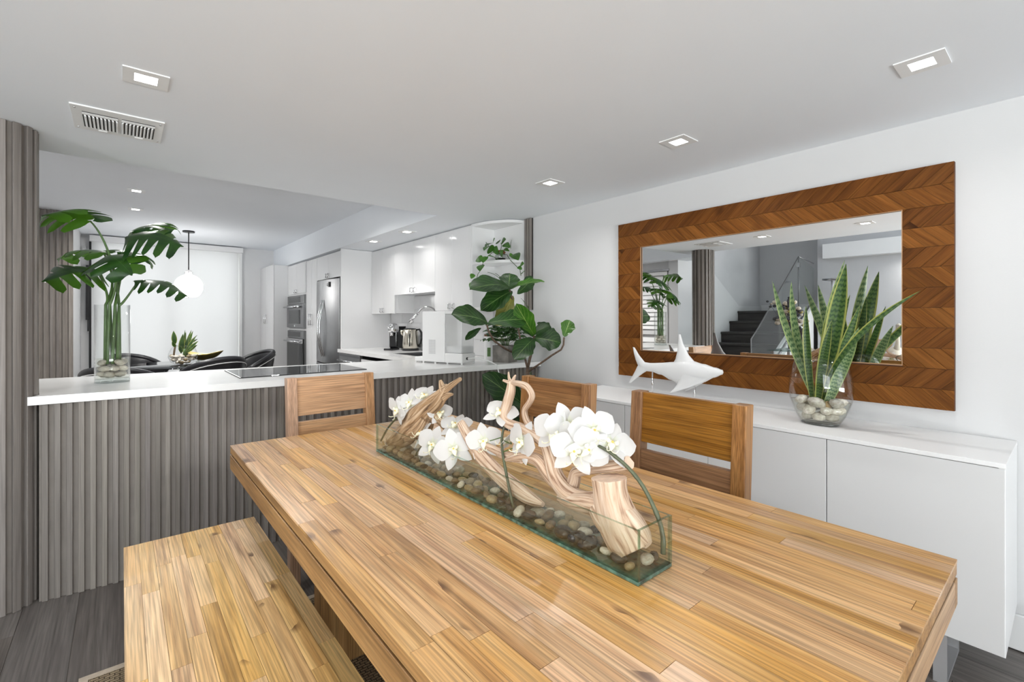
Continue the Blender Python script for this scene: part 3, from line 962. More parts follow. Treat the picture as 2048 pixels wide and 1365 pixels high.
# pod coffee machine
cm = thing('coffee_machine', 'black and chrome pod coffee machine on the worktop left of the kettle', 'coffee maker', (2.42, 5.0, CT))
rotc = Matrix.Translation((2.42, 5.0, CT)) @ Matrix.Rotation(radians(-52), 4, 'Z')
def cmx(a, b): return MB().box(a, b, 0, rotc)
cmx((-0.055, -0.19, 0), (0.055, -0.02, 0.02)).build('drip_tray', black_gloss, cm, bevel=0.006)
cmx((-0.052, -0.07, 0.018), (0.052, 0.12, 0.22)).build('body', black_gloss, cm, bevel=0.02, seg=3)
b = MB()
prof = [(0.0, 0.0), (0.055, 0.0), (0.062, 0.03), (0.058, 0.07), (0.04, 0.095), (0.0001, 0.105)]
b.lathe(prof, rotc @ Vector((0, -0.06, 0.20)), 20, sx=1.0, sy=1.25, rot=radians(-52))
b.build('head', chrome, cm)
cmx((-0.03, -0.17, 0.255), (0.03, -0.08, 0.275)).build('lever', chrome, cm, bevel=0.008, seg=3)
MB().cyl(rotc @ Vector((0, -0.10, 0.16)), rotc @ Vector((0, -0.10, 0.205)), 0.018, 14).build('nozzle', chrome, cm)
MB().cyl(rotc @ Vector((0.0, 0.135, 0.01)), rotc @ Vector((0.0, 0.135, 0.25)), 0.055, 20).build('water_tank', black_gloss, cm)
MB().cyl(rotc @ Vector((0.0, 0.135, 0.25)), rotc @ Vector((0.0, 0.135, 0.265)), 0.057, 20).build('tank_lid', black_metal, cm)

# electric kettle
kt = thing('electric_kettle', 'brushed steel electric kettle with black handle right of the coffee machine', 'kettle', (2.465, 4.73, CT))
KC = Vector((2.465, 4.73, CT))
kettle_steel = pbr('kettle_steel', (0.62, 0.58, 0.50), 0.22, 1.0, noise=0.05)
MB().lathe([(0.095, 0), (0.098, 0.02), (0.085, 0.026)], KC, 28).build('power_base', black_gloss, kt)
MB().lathe([(0.088, 0.024), (0.09, 0.03), (0.086, 0.12), (0.078, 0.225), (0.072, 0.235)], KC, 28).build('jug', kettle_steel, kt)
MB().lathe([(0.073, 0.234), (0.06, 0.245), (0.0001, 0.25)], KC, 24).build('lid', black_gloss, kt)
hd = Vector((0.66, -0.75, 0))
MB().tube([KC + hd * r + Vector((0, 0, z)) for r, z in ((0.07, 0.23), (0.105, 0.235), (0.128, 0.2), (0.132, 0.14), (0.118, 0.08), (0.09, 0.05))], [0.014, 0.016, 0.017, 0.016, 0.014, 0.012], 10, flat=0.7).build('handle', black_gloss, kt)
hl = Vector((-0.8, 0.6, 0))
MB().tube([KC + hl * r + Vector((0, 0, z)) for r, z in ((0.075, 0.215), (0.1, 0.22), (0.098, 0.19), (0.08, 0.17))], 0.012, 8).build('spout', kettle_steel, kt)
MB().tube([KC + Vector((-0.05, -0.075, 0.05)), KC + Vector((-0.045, -0.07, 0.19))], 0.008, 8, flat=0.4).build('water_gauge', black_gloss, kt)
MB().cyl(KC + hd * 0.08 + Vector((0.02, 0, 0.05)), KC + hd * 0.095 + Vector((0.02, 0, 0.05)), 0.014, 12).build('switch', black_gloss, kt)

# countertop ice maker: white housing, clear tank, tray, feet, outlet and cable
ZA, LA = CT, 0.405
A_, B_ = Vector((1.824, 3.306, 0)), Vector((1.955, 2.935, 0))
ux = (B_ - A_).normalized(); uy = Vector((-ux.y, ux.x, 0))          # along the long side, and away from the room
if uy.x < 0: uy = -uy
TI = Matrix(((ux.x, uy.x, 0, A_.x), (ux.y, uy.y, 0, A_.y), (0, 0, 1, ZA), (0, 0, 0, 1)))
im = thing('ice_maker', 'white countertop ice maker with clear side tank on the peninsula', 'ice maker', tuple(TI @ Vector((0.2, 0.08, 0))))
MB().box((0, 0, 0.012), (0.225, 0.17, 0.405), 0, TI).build('housing', white_plastic, im, bevel=0.008, seg=3)
MB().box((0.225, 0, 0.012), (0.393, 0.17, 0.085), 0, TI).build('tank_base', white_plastic, im, bevel=0.008, seg=3)
frosty = milky('tank_plastic', (0.93, 0.94, 0.945), (0.86, 0.86, 0.86), 0.42)
MB().box((0.228, 0.006, 0.085), (0.385, 0.164, 0.385), 0, TI).build('clear_tank', frosty, im, bevel=0.006)
MB().box((0.236, 0.014, 0.087), (0.377, 0.156, 0.135), 0, TI).build('ice', pbr('ice_white', (0.78, 0.79, 0.80), 0.4, noise=0.1, nscale=60, bump=0.4, bscale=90), im)
MB().box((0.226, 0.002, 0.385), (0.389, 0.168, 0.405), 0, TI).build('lid', white_plastic, im, bevel=0.005)
MB().box((-0.095, 0.02, 0.01), (0.0, 0.15, 0.045), 0, TI).build('drip_tray', white_plastic, im, bevel=0.006)
for x, y in ((0.01, 0.008), (0.13, 0.008), (0.25, 0.008), (0.385, 0.008), (0.385, 0.16), (-0.085, 0.03)):
    MB().cyl(TI @ Vector((x, y, 0)), TI @ Vector((x, y, 0.014)), 0.008, 10).build('foot', white_plastic, im)
for r_ in range(9):
    for c_ in range(6):
        if r_ == 0 and c_ == 0:
            vsrc = MB().box((0.07, -0.0022, 0.075), (0.0785, -0.0002, 0.084), 0, TI).build('vent_slot', door_grey, im)
        else:
            v2 = vsrc.copy(); COL.objects.link(v2); v2.location = ux * 0.0115 * c_ + Vector((0, 0, 0.0125 * r_))
MB().cyl(TI @ Vector((0.393, 0.06, 0.045)), TI @ Vector((0.400, 0.06, 0.045)), 0.010, 12).build('outlet', black_gloss, im)
pO = TI @ Vector((0.40, 0.06, 0.045))
cab = MB(); cab.tube([pO, pO + Vector((0.05, -0.03, 0.005)), Vector((2.14, 2.86, CT + 0.03)), Vector((2.17, 2.79, CT + 0.0)), Vector((2.175, 2.772, 0.86)), Vector((2.2, 2.75, 0.7)), Vector((2.26, 2.74, 0.35)), Vector((2.28, 2.72, 0.02))], 0.0042, 8)
tag(cab.build('power_cable', white_plastic), 'thin white cable hanging from the ice maker over the worktop edge', 'cable')

# two lidded canisters and a concrete planter on the end of the worktop
lid_wood = pbr('canister_lid_wood', (0.16, 0.06, 0.03), 0.5, noise=0.2)
can_art = pbr('printed_leaf', (0.10, 0.20, 0.06), 0.5, noise=0.3, nscale=40)
for (x, y, r, h, lb) in ((2.42, 3.20, 0.052, 0.20, 'taller white canister with brown lid and green plant print'), (2.47, 3.10, 0.048, 0.16, 'shorter white canister with brown lid beside the concrete planter')):
    t = thing('canister', lb, 'canister', (x, y, CT), 'white canisters with brown lids')
    MB().lathe([(r * 0.96, 0), (r, 0.005), (r, h - 0.004), (r * 0.97, h)], (x, y, CT), 28).build('jar', white_plastic, t)
    MB().lathe([(r * 1.02, h), (r * 1.02, h + 0.016), (r * 0.98, h + 0.02)], (x, y, CT), 28).build('lid', lid_wood, t)
    MB().grid(lambda u, v: (x + (r + 0.0012) * cos(pi * 1.22 + (v - 0.5) * 0.55), y + (r + 0.0012) * sin(pi * 1.22 + (v - 0.5) * 0.55), CT + 0.03 + 0.075 * u), 4, 6, uv=False).build('print', can_art if h > 0.18 else can_art, t)

# round glass table, black tub chairs, bowl and dish by the far window
kx, ky = 0.56, 6.65
kt_ = thing('breakfast_table', 'round glass topped breakfast table with black base by the far window', 'table', (kx, ky, 0))
MB().lathe([(0.56, 0.728), (0.565, 0.734), (0.56, 0.74)], (kx, ky, 0), 48).build('glass_top', black_glass, kt_)
MB().lathe([(0.22, 0), (0.22, 0.02), (0.05, 0.04), (0.045, 0.70), (0.14, 0.728)], (kx, ky, 0), 32).build('pedestal', black_metal, kt_)
piping = pbr('white_piping', (0.7, 0.7, 0.7), 0.5)


def tub_chair(label, x, y, ang, top, rad=0.30):
    t = thing('tub_chair', label, 'chair', (0, 0, 0), 'black leather tub chairs around the breakfast table')
    n = 18
    def shell(u, v):
        a = (u - 0.5) * radians(215)
        h = top - 0.20 * (abs(u - 0.5) * 2) ** 2.0
        z = 0.44 + (h - 0.44) * v
        r = rad * (0.82 + 0.18 * v)
        return (r * sin(a), r * cos(a), z)
    MB().grid(shell, n, 6).build('backrest', black_leather, t, solid=0.05, bevel=0.012)
    rim = [Vector(shell(k / n, 1.0)) + Vector((0, 0, 0.012)) for k in range(n + 1)]
    MB().tube(rim, 0.030, 10).build('rim_roll', black_leather, t)
    MB().tube([Vector((p.x * 1.105, p.y * 1.105, p.z - 0.035)) for p in rim], 0.0045, 6).build('piping', piping, t)
    MB().lathe([(0.0001, 0.36), (0.25, 0.36), (0.27, 0.40), (0.26, 0.45), (0.0001, 0.47)], (0, 0, 0), 28).build('seat', black_leather, t)
    for sx in (-1, 1):
        for sy in (-1, 1):
            MB().tube([(sx * 0.17, sy * 0.17, 0.37), (sx * 0.22, sy * 0.22, 0)], [0.018, 0.012], 10).build('leg', black_metal, t)
    t.location = (x, y, 0); t.rotation_euler = (0, 0, ang)
    return t


tub_chair('black leather tub chair at the left, nearest the glass cylinder of stems', 0.02, 5.75, radians(120 + 35), 0.80)
tub_chair('black leather tub chair in front of the bowl of plants', 0.72, 5.85, radians(205), 0.84)
tub_chair('black leather tub chair behind the table near the shade, left of the bowl', 0.15, 7.35, radians(35), 0.80)
tub_chair('black leather tub chair at the right of the table near the pantry', 1.22, 6.75, radians(-80), 0.83)

# globe pendant
px_, py_ = 0.672, 7.44
pl = thing('globe_pendant', 'white opal globe pendant lamp on a thin black rod over the breakfast table', 'pendant lamp', (px_, py_, HR))
MB().cyl((px_, py_, HR - 0.018), (px_, py_, HR), 0.068, 28).build('canopy', black_metal, pl)
MB().cyl((px_, py_, 1.90), (px_, py_, HR - 0.015), 0.007, 10).build('rod', black_metal, pl)
MB().lathe([(0.03, 1.845), (0.038, 1.85), (0.038, 1.90), (0.02, 1.91)], (px_, py_, 0), 20).build('socket_cap', trim_white, pl)
opal = lamp_mat('opal_glass', (1.0, 0.99, 0.97), 13.0)
gz, gr = 1.69, 0.160
MB().lathe([(gr * 0.52, -gr * 0.83)] + [(gr * sin(a), -gr * cos(a)) for a in [0.58 + (pi - 0.58 - 0.26) * k / 18 for k in range(1, 18)]] + [(0.036, gr * 0.975)], (px_, py_, gz), 32).build('globe', opal, pl)
for k in range(3):
    a = 2 * pi * k / 3 + 0.4
    MB().cyl((px_ + 0.036 * cos(a), py_ + 0.036 * sin(a), 1.875), (px_ + 0.048 * cos(a), py_ + 0.048 * sin(a), 1.875), 0.006, 8).build('thumb_screw', black_metal, pl)

# ================================================================== FURNITURE
def staves(parent, x0, x1, y0, y1, z0, z1, width, lmin, lmax, mat, seed, gap=0.0004):
    """glued-up top: rows of staves along Y, butt joints staggered"""
    r = random.Random(seed)
    n = max(1, round((x1 - x0) / width))
    for i in range(n):
        a, b = x0 + (x1 - x0) * i / n, x0 + (x1 - x0) * (i + 1) / n
        y = y0 - r.random() * lmin
        while y < y1:
            l = r.uniform(lmin, lmax)
            c, d = max(y, y0), min(y + l, y1)
            if y1 - (y + l) < 0.08: d = y1; l = y1 - y + 0.01
            if d - c > 0.02:
                dz = r.uniform(-0.00025, 0)
                MB().box((a + gap, c + gap, z0), (b - gap, d - gap, z1 + dz)).build('stave', mat, parent)
            y += l


TX0, TX1, TY0, TY1, TZ = 0.325, 1.315, 0.155, 2.117, 0.76
tb = thing('dining_table', 'large honey coloured acacia dining table with butcher block top', 'table', ((TX0 + TX1) / 2, (TY0 + TY1) / 2, 0))
box('tabletop', (TX0 + 0.001, TY0 + 0.001, TZ - 0.030), (TX1 - 0.001, TY1 - 0.001, TZ - 0.006), apron_wood, tb)
staves(tb, TX0, TX1, TY0, TY1, TZ - 0.006, TZ, 0.0415, 0.32, 0.85, table_wood, 11)
box('shadow_gap', (TX0 + 0.006, TY0 + 0.006, TZ - 0.037), (TX1 - 0.006, TY1 - 0.006, TZ - 0.030), dark_gap, tb)
AZ0, AZ1 = 0.668, TZ - 0.037
box('apron', (TX0, TY0, AZ0), (TX0 + 0.028, TY1, AZ1), apron_wood, tb, 0.0015)
box('apron', (TX1 - 0.028, TY0, AZ0), (TX1, TY1, AZ1), apron_wood, tb, 0.0015)
box('apron', (TX0 + 0.028, TY0, AZ0), (TX1 - 0.028, TY0 + 0.028, AZ1), end_wood, tb, 0.0015)
box('apron', (TX0 + 0.028, TY1 - 0.028, AZ0), (TX1 - 0.028, TY1, AZ1), end_wood, tb, 0.0015)
for ya in (0.52, 1.69):
    for k in range(5):
        xa = 0.535 + k * 0.114
        box('leg_board', (xa + 0.0006, ya, 0.009), (xa + 0.1134, ya + 0.075, AZ0 + 0.02), leg_wood, tb, 0.001, seg=1)
box('stretcher', (0.79, 0.595, 0.12), (0.85, 1.69, 0.20), apron_wood, tb, 0.002)

bn = thing('dining_bench', 'long honey coloured acacia bench pulled alongside the left of the table', 'bench', (0.205, 1.35, 0))
BX0, BX1, BY0, BY1, BZ = 0.004, 0.408, 0.52, 2.115, 0.46
box('seat', (BX0 + 0.001, BY0 + 0.001, BZ - 0.034), (BX1 - 0.001, BY1 - 0.001, BZ - 0.006), apron_wood, bn, 0.001, seg=1)
staves(bn, BX0, BX1, BY0, BY1, BZ - 0.006, BZ, 0.041, 0.3, 0.75, bench_wood, 23)
for y in (0.68, 1.90):
    box('leg', (BX0 + 0.03, y, 0.009), (BX1 - 0.03, y + 0.06, BZ - 0.034), leg_wood, bn, 0.002)
box('stretcher', (0.18, 0.74, 0.2), (0.23, 1.90, 0.27), apron_wood, bn, 0.002)

# jute rug under the table
m, N, L, P = base_mat('jute_weave')
P.inputs['Roughness'].default_value = 0.95
tc = N.new('ShaderNodeTexCoord')
br = N.new('ShaderNodeTexBrick'); br.inputs['Scale'].default_value = 18; br.inputs['Mortar Size'].default_value = 0.028
br.inputs['Color1'].default_value = (0.46, 0.36, 0.23, 1); br.inputs['Color2'].default_value = (0.36, 0.27, 0.165, 1); br.inputs['Mortar'].default_value = (0.06, 0.04, 0.022, 1)
br.inputs['Brick Width'].default_value = 0.5; br.inputs['Row Height'].default_value = 0.22
L.new(tc.outputs['Object'], br.inputs['Vector'])
nz = N.new('ShaderNodeTexNoise'); nz.inputs['Scale'].default_value = 220
L.new(tc.outputs['Object'], nz.inputs['Vector'])
mm = N.new('ShaderNodeMix'); mm.data_type = 'RGBA'; mm.blend_type = 'MULTIPLY'; mm.inputs[0].default_value = 0.7
rr_ = N.new('ShaderNodeValToRGB'); rr_.color_ramp.elements[0].color = (0.35, 0.33, 0.3, 1); rr_.color_ramp.elements[0].position = 0.35; rr_.color_ramp.elements[1].position = 0.65
L.new(nz.outputs['Fac'], rr_.inputs[0]); L.new(br.outputs['Color'], mm.inputs[6]); L.new(rr_.outputs[0], mm.inputs[7]); L.new(mm.outputs[2], P.inputs['Base Color'])
bp = N.new('ShaderNodeBump'); bp.inputs['Strength'].default_value = 0.8; bp.inputs['Distance'].default_value = 0.004
L.new(rr_.outputs[0], bp.inputs['Height']); L.new(bp.outputs[0], P.inputs['Normal'])
jute = m
rg = thing('jute_rug', 'woven natural jute rug on the dark floor beneath table and bench', 'rug', (0.8, 1.0, 0))
box('weave', (-0.09, -0.55, 0.0), (1.75, 2.18, 0.0085), jute, rg, 0.003)
hem = MB()
hem.box((-0.115, -0.58, 0), (-0.09, 2.205, 0.0095)).box((1.75, -0.58, 0), (1.775, 2.205, 0.0095)).box((-0.09, 2.18, 0), (1.75, 2.205, 0.0095)).box((-0.09, -0.58, 0), (1.75, -0.55, 0.0095))
hem.build('binding', pbr('rug_binding', (0.50, 0.42, 0.33), 0.9, noise=0.1, nscale=60), rg, weld=0.0005)


# ------------------------------------------------------------------ chairs
def dining_chair(label):
    t = thing('dining_chair', label, 'chair', (0, 0, 0.0), 'acacia dining chairs')
    lean = 0.068

    def post(x):
        b = MB()
        sec = []
        for z in (0.0, 0.44, 0.98):
            yb = 0.165 + (max(0, z - 0.44)) * lean
            w, d = 0.045, 0.052 if z < 0.9 else 0.048
            sec.append([(x - w / 2, yb, z), (x + w / 2, yb, z), (x + w / 2, yb + d, z), (x - w / 2, yb + d, z)])
        vs = [p for s in sec for p in s]
        fs = [(3, 2, 1, 0), (8, 9, 10, 11)]
        for i in range(2):
            for j in range(4):
                a, c = i * 4 + j, i * 4 + (j + 1) % 4
                fs.append((a, c, c + 4, a + 4))
        b.add(vs, fs)
        return b.build('back_post', chair_post_wood, t, bevel=0.003)
    for x in (-0.187, 0.187): post(x)

    def rail(z0, z1, nm):
        y0, y1 = 0.165 + (z0 - 0.44) * lean, 0.165 + (z1 - 0.44) * lean
        x = 0.166
        vs = [(-x, y0 + 0.010, z0), (x, y0 + 0.010, z0), (x, y0 + 0.032, z0), (-x, y0 + 0.032, z0), (-x, y1 + 0.010, z1), (x, y1 + 0.010, z1), (x, y1 + 0.032, z1), (-x, y1 + 0.032, z1)]
        MB().add(vs, [(0, 3, 2, 1), (4, 5, 6, 7), (0, 1, 5, 4), (1, 2, 6, 5), (2, 3, 7, 6), (3, 0, 4, 7)]).build(nm, chair_rail_wood, t, bevel=0.002)
    rail(0.80, 0.978, 'upper_back_panel')
    rail(0.60, 0.772, 'lower_back_panel')
    box('seat', (-0.205, -0.25, 0.435), (0.205, 0.163, 0.462), chair_rail_wood, t, 0.004)
    for x in (-0.182, 0.182):
        box('leg', (x - 0.022, -0.235, 0), (x + 0.022, -0.19, 0.435), chair_post_wood, t, 0.003)
        box('side_rail', (x - 0.011, -0.19, 0.375), (x + 0.011, 0.165, 0.435), chair_post_wood, t, 0.001)
    box('front_rail', (-0.16, -0.225, 0.375), (0.16, -0.203, 0.435), chair_rail_wood, t, 0.001)
    return t


RZ = 0.0095
ch = dining_chair('acacia dining chair at the far end of the table')

c2 = copy_tree(ch)
c2.location = (1.247, 1.462, RZ); c2.rotation_euler = (0, 0, radians(-90))
c2['label'] = 'acacia dining chair on the sideboard side of the table, behind the curly driftwood'
c3 = copy_tree(ch)
c3.location = (1.252, 0.846, RZ); c3.rotation_euler = (0, 0, radians(-90))
c3['label'] = 'acacia dining chair on the sideboard side nearer the camera, below the white shark'
# the end chair is paler than the other two; its front legs stand on the rug, its back legs on the boards
ch.location = (0.797, 2.112, 0.0046); ch.rotation_euler = (-0.023, 0, 0)
for part_ in ch.children:
    me_ = part_.data = part_.data.copy()
    me_.materials[0] = chair_rail_pale if me_.materials[0] == chair_rail_wood else chair_post_pale
ch['label'] = 'pale acacia dining chair at the far end of the table before the slatted peninsula'

# ------------------------------------------------------------------ sideboard
SX, SY0, SY1, SZ0, SZ1 = 2.166, 0.143, 2.142, 0.17, 0.791
sd = thing('sideboard', 'long white lacquered sideboard against the right wall under the wooden mirror', 'sideboard', (2.39, 1.14, 0))
box('top', (SX - 0.001, SY0 - 0.001, SZ1 - 0.016), (W - 0.003, SY1, SZ1), satin_white, sd, 0.0012)
box('side_panel', (SX + 0.001, SY0, SZ0), (W - 0.003, SY0 + 0.016, SZ1 - 0.016), satin_white, sd, 0.001)
box('side_panel', (SX + 0.001, SY1 - 0.016, SZ0), (W - 0.003, SY1, SZ1 - 0.016), satin_white, sd, 0.001)
box('carcass', (SX + 0.022, SY0 + 0.016, SZ0 + 0.002), (W - 0.004, SY1 - 0.016, SZ1 - 0.016), satin_white, sd)
yy = [SY0 + 0.0005, 0.638, 1.132, 1.618, SY1]
for i in range(4):
    box('door', (SX, yy[i] + 0.0016, SZ0), (SX + 0.018, yy[i + 1] - 0.0016, SZ1 - 0.018), door_grey, sd, 0.001, seg=1)
for y in (0.30, 1.98):
    lg = MB()
    lg.box((SX + 0.0, y - 0.018, 0), (SX + 0.012, y + 0.018, SZ0)).box((2.42, y - 0.018, 0), (2.432, y + 0.018, SZ0)).box((SX + 0.012, y - 0.018, 0), (2.42, y + 0.018, 0.012)).box((SX + 0.012, y - 0.018, SZ0 - 0.012), (2.42, y + 0.018, SZ0))
    lg.build('sled_leg', pbr('satin_steel', (0.55, 0.55, 0.56), 0.42, 0.7), sd, weld=0.0003)

# ------------------------------------------------------------------ mirror in a chevron board frame
MY0, MY1, MZ0, MZ1 = 0.314, 1.981, 0.881, 1.894
GY0, GY1, GZ0, GZ1 = 0.481, 1.804, 1.058, 1.724
mr_ = thing('framed_mirror', 'large rectangular mirror in a wide brown chevron wood frame on the right wall', 'mirror', (W - 0.004, (MY0 + MY1) / 2, MZ0))
bk = MB()
XF, XBk = W - 0.034, W - 0.006
for a, b in (((MY0, MZ0), (MY1, GZ0)), ((MY0, GZ1), (MY1, MZ1)), ((MY0, GZ0), (GY0, GZ1)), ((GY1, GZ0), (MY1, GZ1))):
    bk.box((XF + 0.008, a[0], a[1]), (XBk, b[0], b[1]))
bk.build('frame_backing', pbr('frame_core', (0.10, 0.04, 0.02), 0.7), mr_, weld=0.0003)
box('glass', (XF + 0.012, GY0 - 0.004, GZ0 - 0.004), (XF + 0.016, GY1 + 0.004, GZ1 + 0.004), mirror_mat, mr_)
box('glass_backing', (XF + 0.0165, GY0 - 0.004, GZ0 - 0.004), (XBk, GY1 + 0.004, GZ1 + 0.004), dark_gap, mr_)
lip = MB()
for a, b in (((GY0 - 0.003, GZ0 - 0.003), (GY1 + 0.003, GZ0)), ((GY0 - 0.003, GZ1), (GY1 + 0.003, GZ1 + 0.003)), ((GY0 - 0.003, GZ0), (GY0, GZ1)), ((GY1, GZ0), (GY1 + 0.003, GZ1))):
    lip.box((XF + 0.001, a[0], a[1]), (XF + 0.011, b[0], b[1]))
lip.build('inner_lip', pbr('pale_lip', (0.42, 0.24, 0.12), 0.5), mr_, weld=0.0003)


def clip(poly, axis, lim, keep_less):
    out = []
    for i in range(len(poly)):
        p, q = poly[i], poly[(i + 1) % len(poly)]
        ip, iq = (p[axis] <= lim) == keep_less, (q[axis] <= lim) == keep_less
        if ip: out.append(p)
        if ip != iq:
            t = (lim - p[axis]) / (q[axis] - p[axis])
            out.append((p[0] + (q[0] - p[0]) * t, p[1] + (q[1] - p[1]) * t))
    return out


def area2(p):
    return abs(sum(p[i][0] * p[(i + 1) % len(p)][1] - p[(i + 1) % len(p)][0] * p[i][1] for i in range(len(p)))) / 2


BH = (MZ1 - MZ0) / 12
PIT = 0.0635
rb = random.Random(5)
morg = origin_of(mr_)
for row in range(12):
    z0, z1 = MZ0 + row * BH, MZ0 + (row + 1) * BH
    rising = (row % 2 == 1)                 # seen from the room: leans to the right going up (towards smaller y)
    regions = [(MY0, MY1)] if row in (0, 1, 10, 11) else [(MY0, GY0 - 0.003), (GY1 + 0.003, MY1)]
    sg = -1 if rising else 1
    for (ra, rbb) in regions:
        k0 = int((ra - MY0 - 0.2) / PIT) - 3
        for k in range(k0, k0 + 44):
            ya = MY0 + 0.021 + k * PIT + (0 if not rising else 0.0)
            # zig-zag: falling rows start where the rising row below ends
            base = ya if sg > 0 else ya + BH
            poly = [(base, z0), (base + PIT, z0), (base + PIT + sg * BH, z1), (base + sg * BH, z1)]
            poly = clip(clip(poly, 0, ra, False), 0, rbb, True) if len(poly) else poly
            if len(poly) >= 3 and row in (1, 10):
                lim = GZ0 - 0.003 if row == 1 else GZ1 + 0.003
                # keep clear of the glass opening
                poly = poly
            if len(poly) < 3 or area2(poly) < 2e-5: continue
            cy = sum(p[0] for p in poly) / len(poly); cz = sum(p[1] for p in poly) / len(poly)
            sh_ = 0.0011
            L_ = []
            for p in poly:
                dv = Vector((cy - p[0], cz - p[1])); dl = max(dv.length, 1e-6)
                L_.append((p[0] + dv.x / dl * sh_, p[1] + dv.y / dl * sh_))
            # board mesh in its own frame: local Y runs along the grain (45 degrees)
            ang = radians(-45 if rising else 45)
            ca, sa = cos(ang), sin(ang)
            g = (sg / sqrt(2), 1 / sqrt(2)); h = (-g[1], g[0])
            # local y = along (sg,1)/sqrt2 ; local z = perpendicular
            th = rb.uniform(0.0085, 0.0098)
            mb = MB()
            n = len(L_)
            loc = [((p[0] - cy) * g[0] + (p[1] - cz) * g[1], (p[0] - cy) * h[0] + (p[1] - cz) * h[1]) for p in L_]
            mb.prism(loc, -th, 0.0, 'x')
            o = mb.build('board', frame_wood_up if rising else frame_wood_down, None, origin=(0, 0, 0))
            o.parent = mr_
            o.location = Vector((XF + 0.0095, cy, cz)) - morg
            o.rotation_euler = (atan2(g[1], g[0]), 0, 0)
mr_.rotation_euler = (0, radians(-0.25), 0)

# ------------------------------------------------------------------ stairs and the far side of the room, seen in the mirror
sr = thing('staircase', 'dark timber stairs rising between white side walls, seen in the mirror', 'stairs', (-1.9, 3.2, 0))
SYA, SYB = 2.72, 3.715
for k in range(1, 9):
    xr = -0.85 - 0.30 * (k - 1)
    z = 0.17 * k
    xe = xr - 0.30 if k < 8 else -3.895
    box('tread', (xe, SYA, z - 0.035), (xr + 0.02, SYB, z), tread_wood, sr, 0.003)
    box('riser', (xr - 0.02, SYA, z - 0.17), (xr, SYB, z - 0.035), tread_wood, sr)
stg = MB(); stg.prism([(-0.84, 0), (-0.84, 0.19), (-3.0, 1.41), (-3.3, 1.41), (-3.3, 0)], SYA - 0.04, SYA - 0.001, 'y')
stg.build('stringer', trim_white, sr)
box('landing_skirt', (-3.897, SYA, 1.36), (-3.88, SYB, 1.47), trim_white, sr)
bl = thing('glass_balustrade', 'clear glass stair balustrade with thin steel rail, seen in the mirror', 'balustrade', (-1.7, 2.66, 0))
poly = [(-1.0, 0.05), (-1.0, 0.98), (-1.22, 1.12), (-2.62, 2.16), (-3.25, 2.02), (-3.25, 1.45)]
MB().prism(poly, 2.655, 2.667, 'y').build('glass', rail_glass, bl)
dark_steel = pbr('dark_steel', (0.16, 0.16, 0.165), 0.4, 0.6)
MB().tube([(-1.0, 2.661, 0.05), (-1.0, 2.661, 0.98), (-1.22, 2.661, 1.12), (-2.62, 2.661, 2.16)], 0.008, 8).build('edge_rail', dark_steel, bl)
MB().tube([(-2.62, 2.661, 1.3), (-2.62, 2.661, 2.16)], 0.009, 8).build('post', dark_steel, bl)
MB().tube([(-2.62, 2.661, 2.16), (-3.25, 2.661, 2.1)], 0.006, 8).build('cable', steel_mid, bl)
box('clamp', (-2.645, 2.645, 2.0), (-2.595, 2.677, 2.07), steel_mid, bl, 0.003)
MB().tube([(-1.0, 2.661, 0.2), (-3.05, 2.661, 1.42)], 0.014, 8).build('bottom_channel', steel_mid, bl)

lv = thing('louvred_shutter', 'white louvred shutter on the kitchen side wall, seen at the left of the mirror', 'shutter', (-1.09, 4.15, 0))
fm = MB()
for a, b in (((3.90, 0.1), (3.95, 1.95)), ((4.40, 0.1), (4.45, 1.95)), ((3.95, 1.9), (4.40, 1.95)), ((3.95, 0.1), (4.40, 0.16)), ((3.95, 1.0), (4.40, 1.06))):
    fm.box((-1.098, a[0], a[1]), (-1.065, b[0], b[1]))
fm.build('frame', trim_white, lv)
for k in range(26):
    z = 0.19 + k * 0.066
    if 0.97 < z < 1.08: continue
    MB().box((-0.036, 0, -0.003), (0.036, 0.448, 0.003), 0, Matrix.Translation((-1.078, 3.951, z)) @ Matrix.Rotation(radians(68), 4, 'Y')).build('louvre', trim_white, lv)
box('head_rail', (-1.098, 3.86, 1.955), (-1.05, 4.48, 1.985), steel_mid, lv)

fl_ = thing('floor_lamp', 'slim floor lamp with flat round disc head by the grey wall, seen in the mirror', 'floor lamp', (-2.9, 2.3, 0))
MB().lathe([(0.13, 0), (0.13, 0.015), (0.02, 0.025)], (-2.9, 2.3, 0), 28).build('base', steel_mid, fl_)
MB().cyl((-2.9, 2.3, 0.02), (-2.9, 2.3, 1.79), 0.022, 14).build('pole', trim_white, fl_)
MB().lathe([(0.05, 1.785), (0.135, 1.80), (0.135, 1.82), (0.0001, 1.822)], (-2.9, 2.3, 0), 32).build('disc_head', steel_mid, fl_)

cn = thing('console_table', 'glass topped console table beside the stairs, seen low in the mirror', 'table', (-1.26, 2.25, 0))
box('glass_top', (-1.55, 2.02, 0.84), (-0.95, 2.45, 0.852), clear('console_glass', (0.75, 0.85, 0.83), 0.1, 0.7), cn)
for x in (-1.5, -1.0):
    for y in (2.07, 2.40):
        box('leg', (x - 0.015, y - 0.015, 0), (x + 0.015, y + 0.015, 0.84), chrome, cn)
vs_ = thing('dried_flower_vase', 'clear vase of dark dried flowers standing on the console, seen in the mirror', 'vase', (-1.22, 2.28, 0.852))
MB().lathe([(0.045, 0), (0.05, 0.01), (0.055, 0.2), (0.06, 0.26)], (-1.22, 2.28, 0.852), 24).build('vase', glass_clear, vs_)
dried = pbr('dried_dark', (0.05, 0.05, 0.055), 0.8, noise=0.4, nscale=30)
dried2 = pbr('dried_ochre', (0.30, 0.24, 0.08), 0.8, noise=0.4, nscale=30)
dried3 = pbr('dried_cream', (0.5, 0.44, 0.36), 0.8, noise=0.3, nscale=30)
rv = random.Random(9)
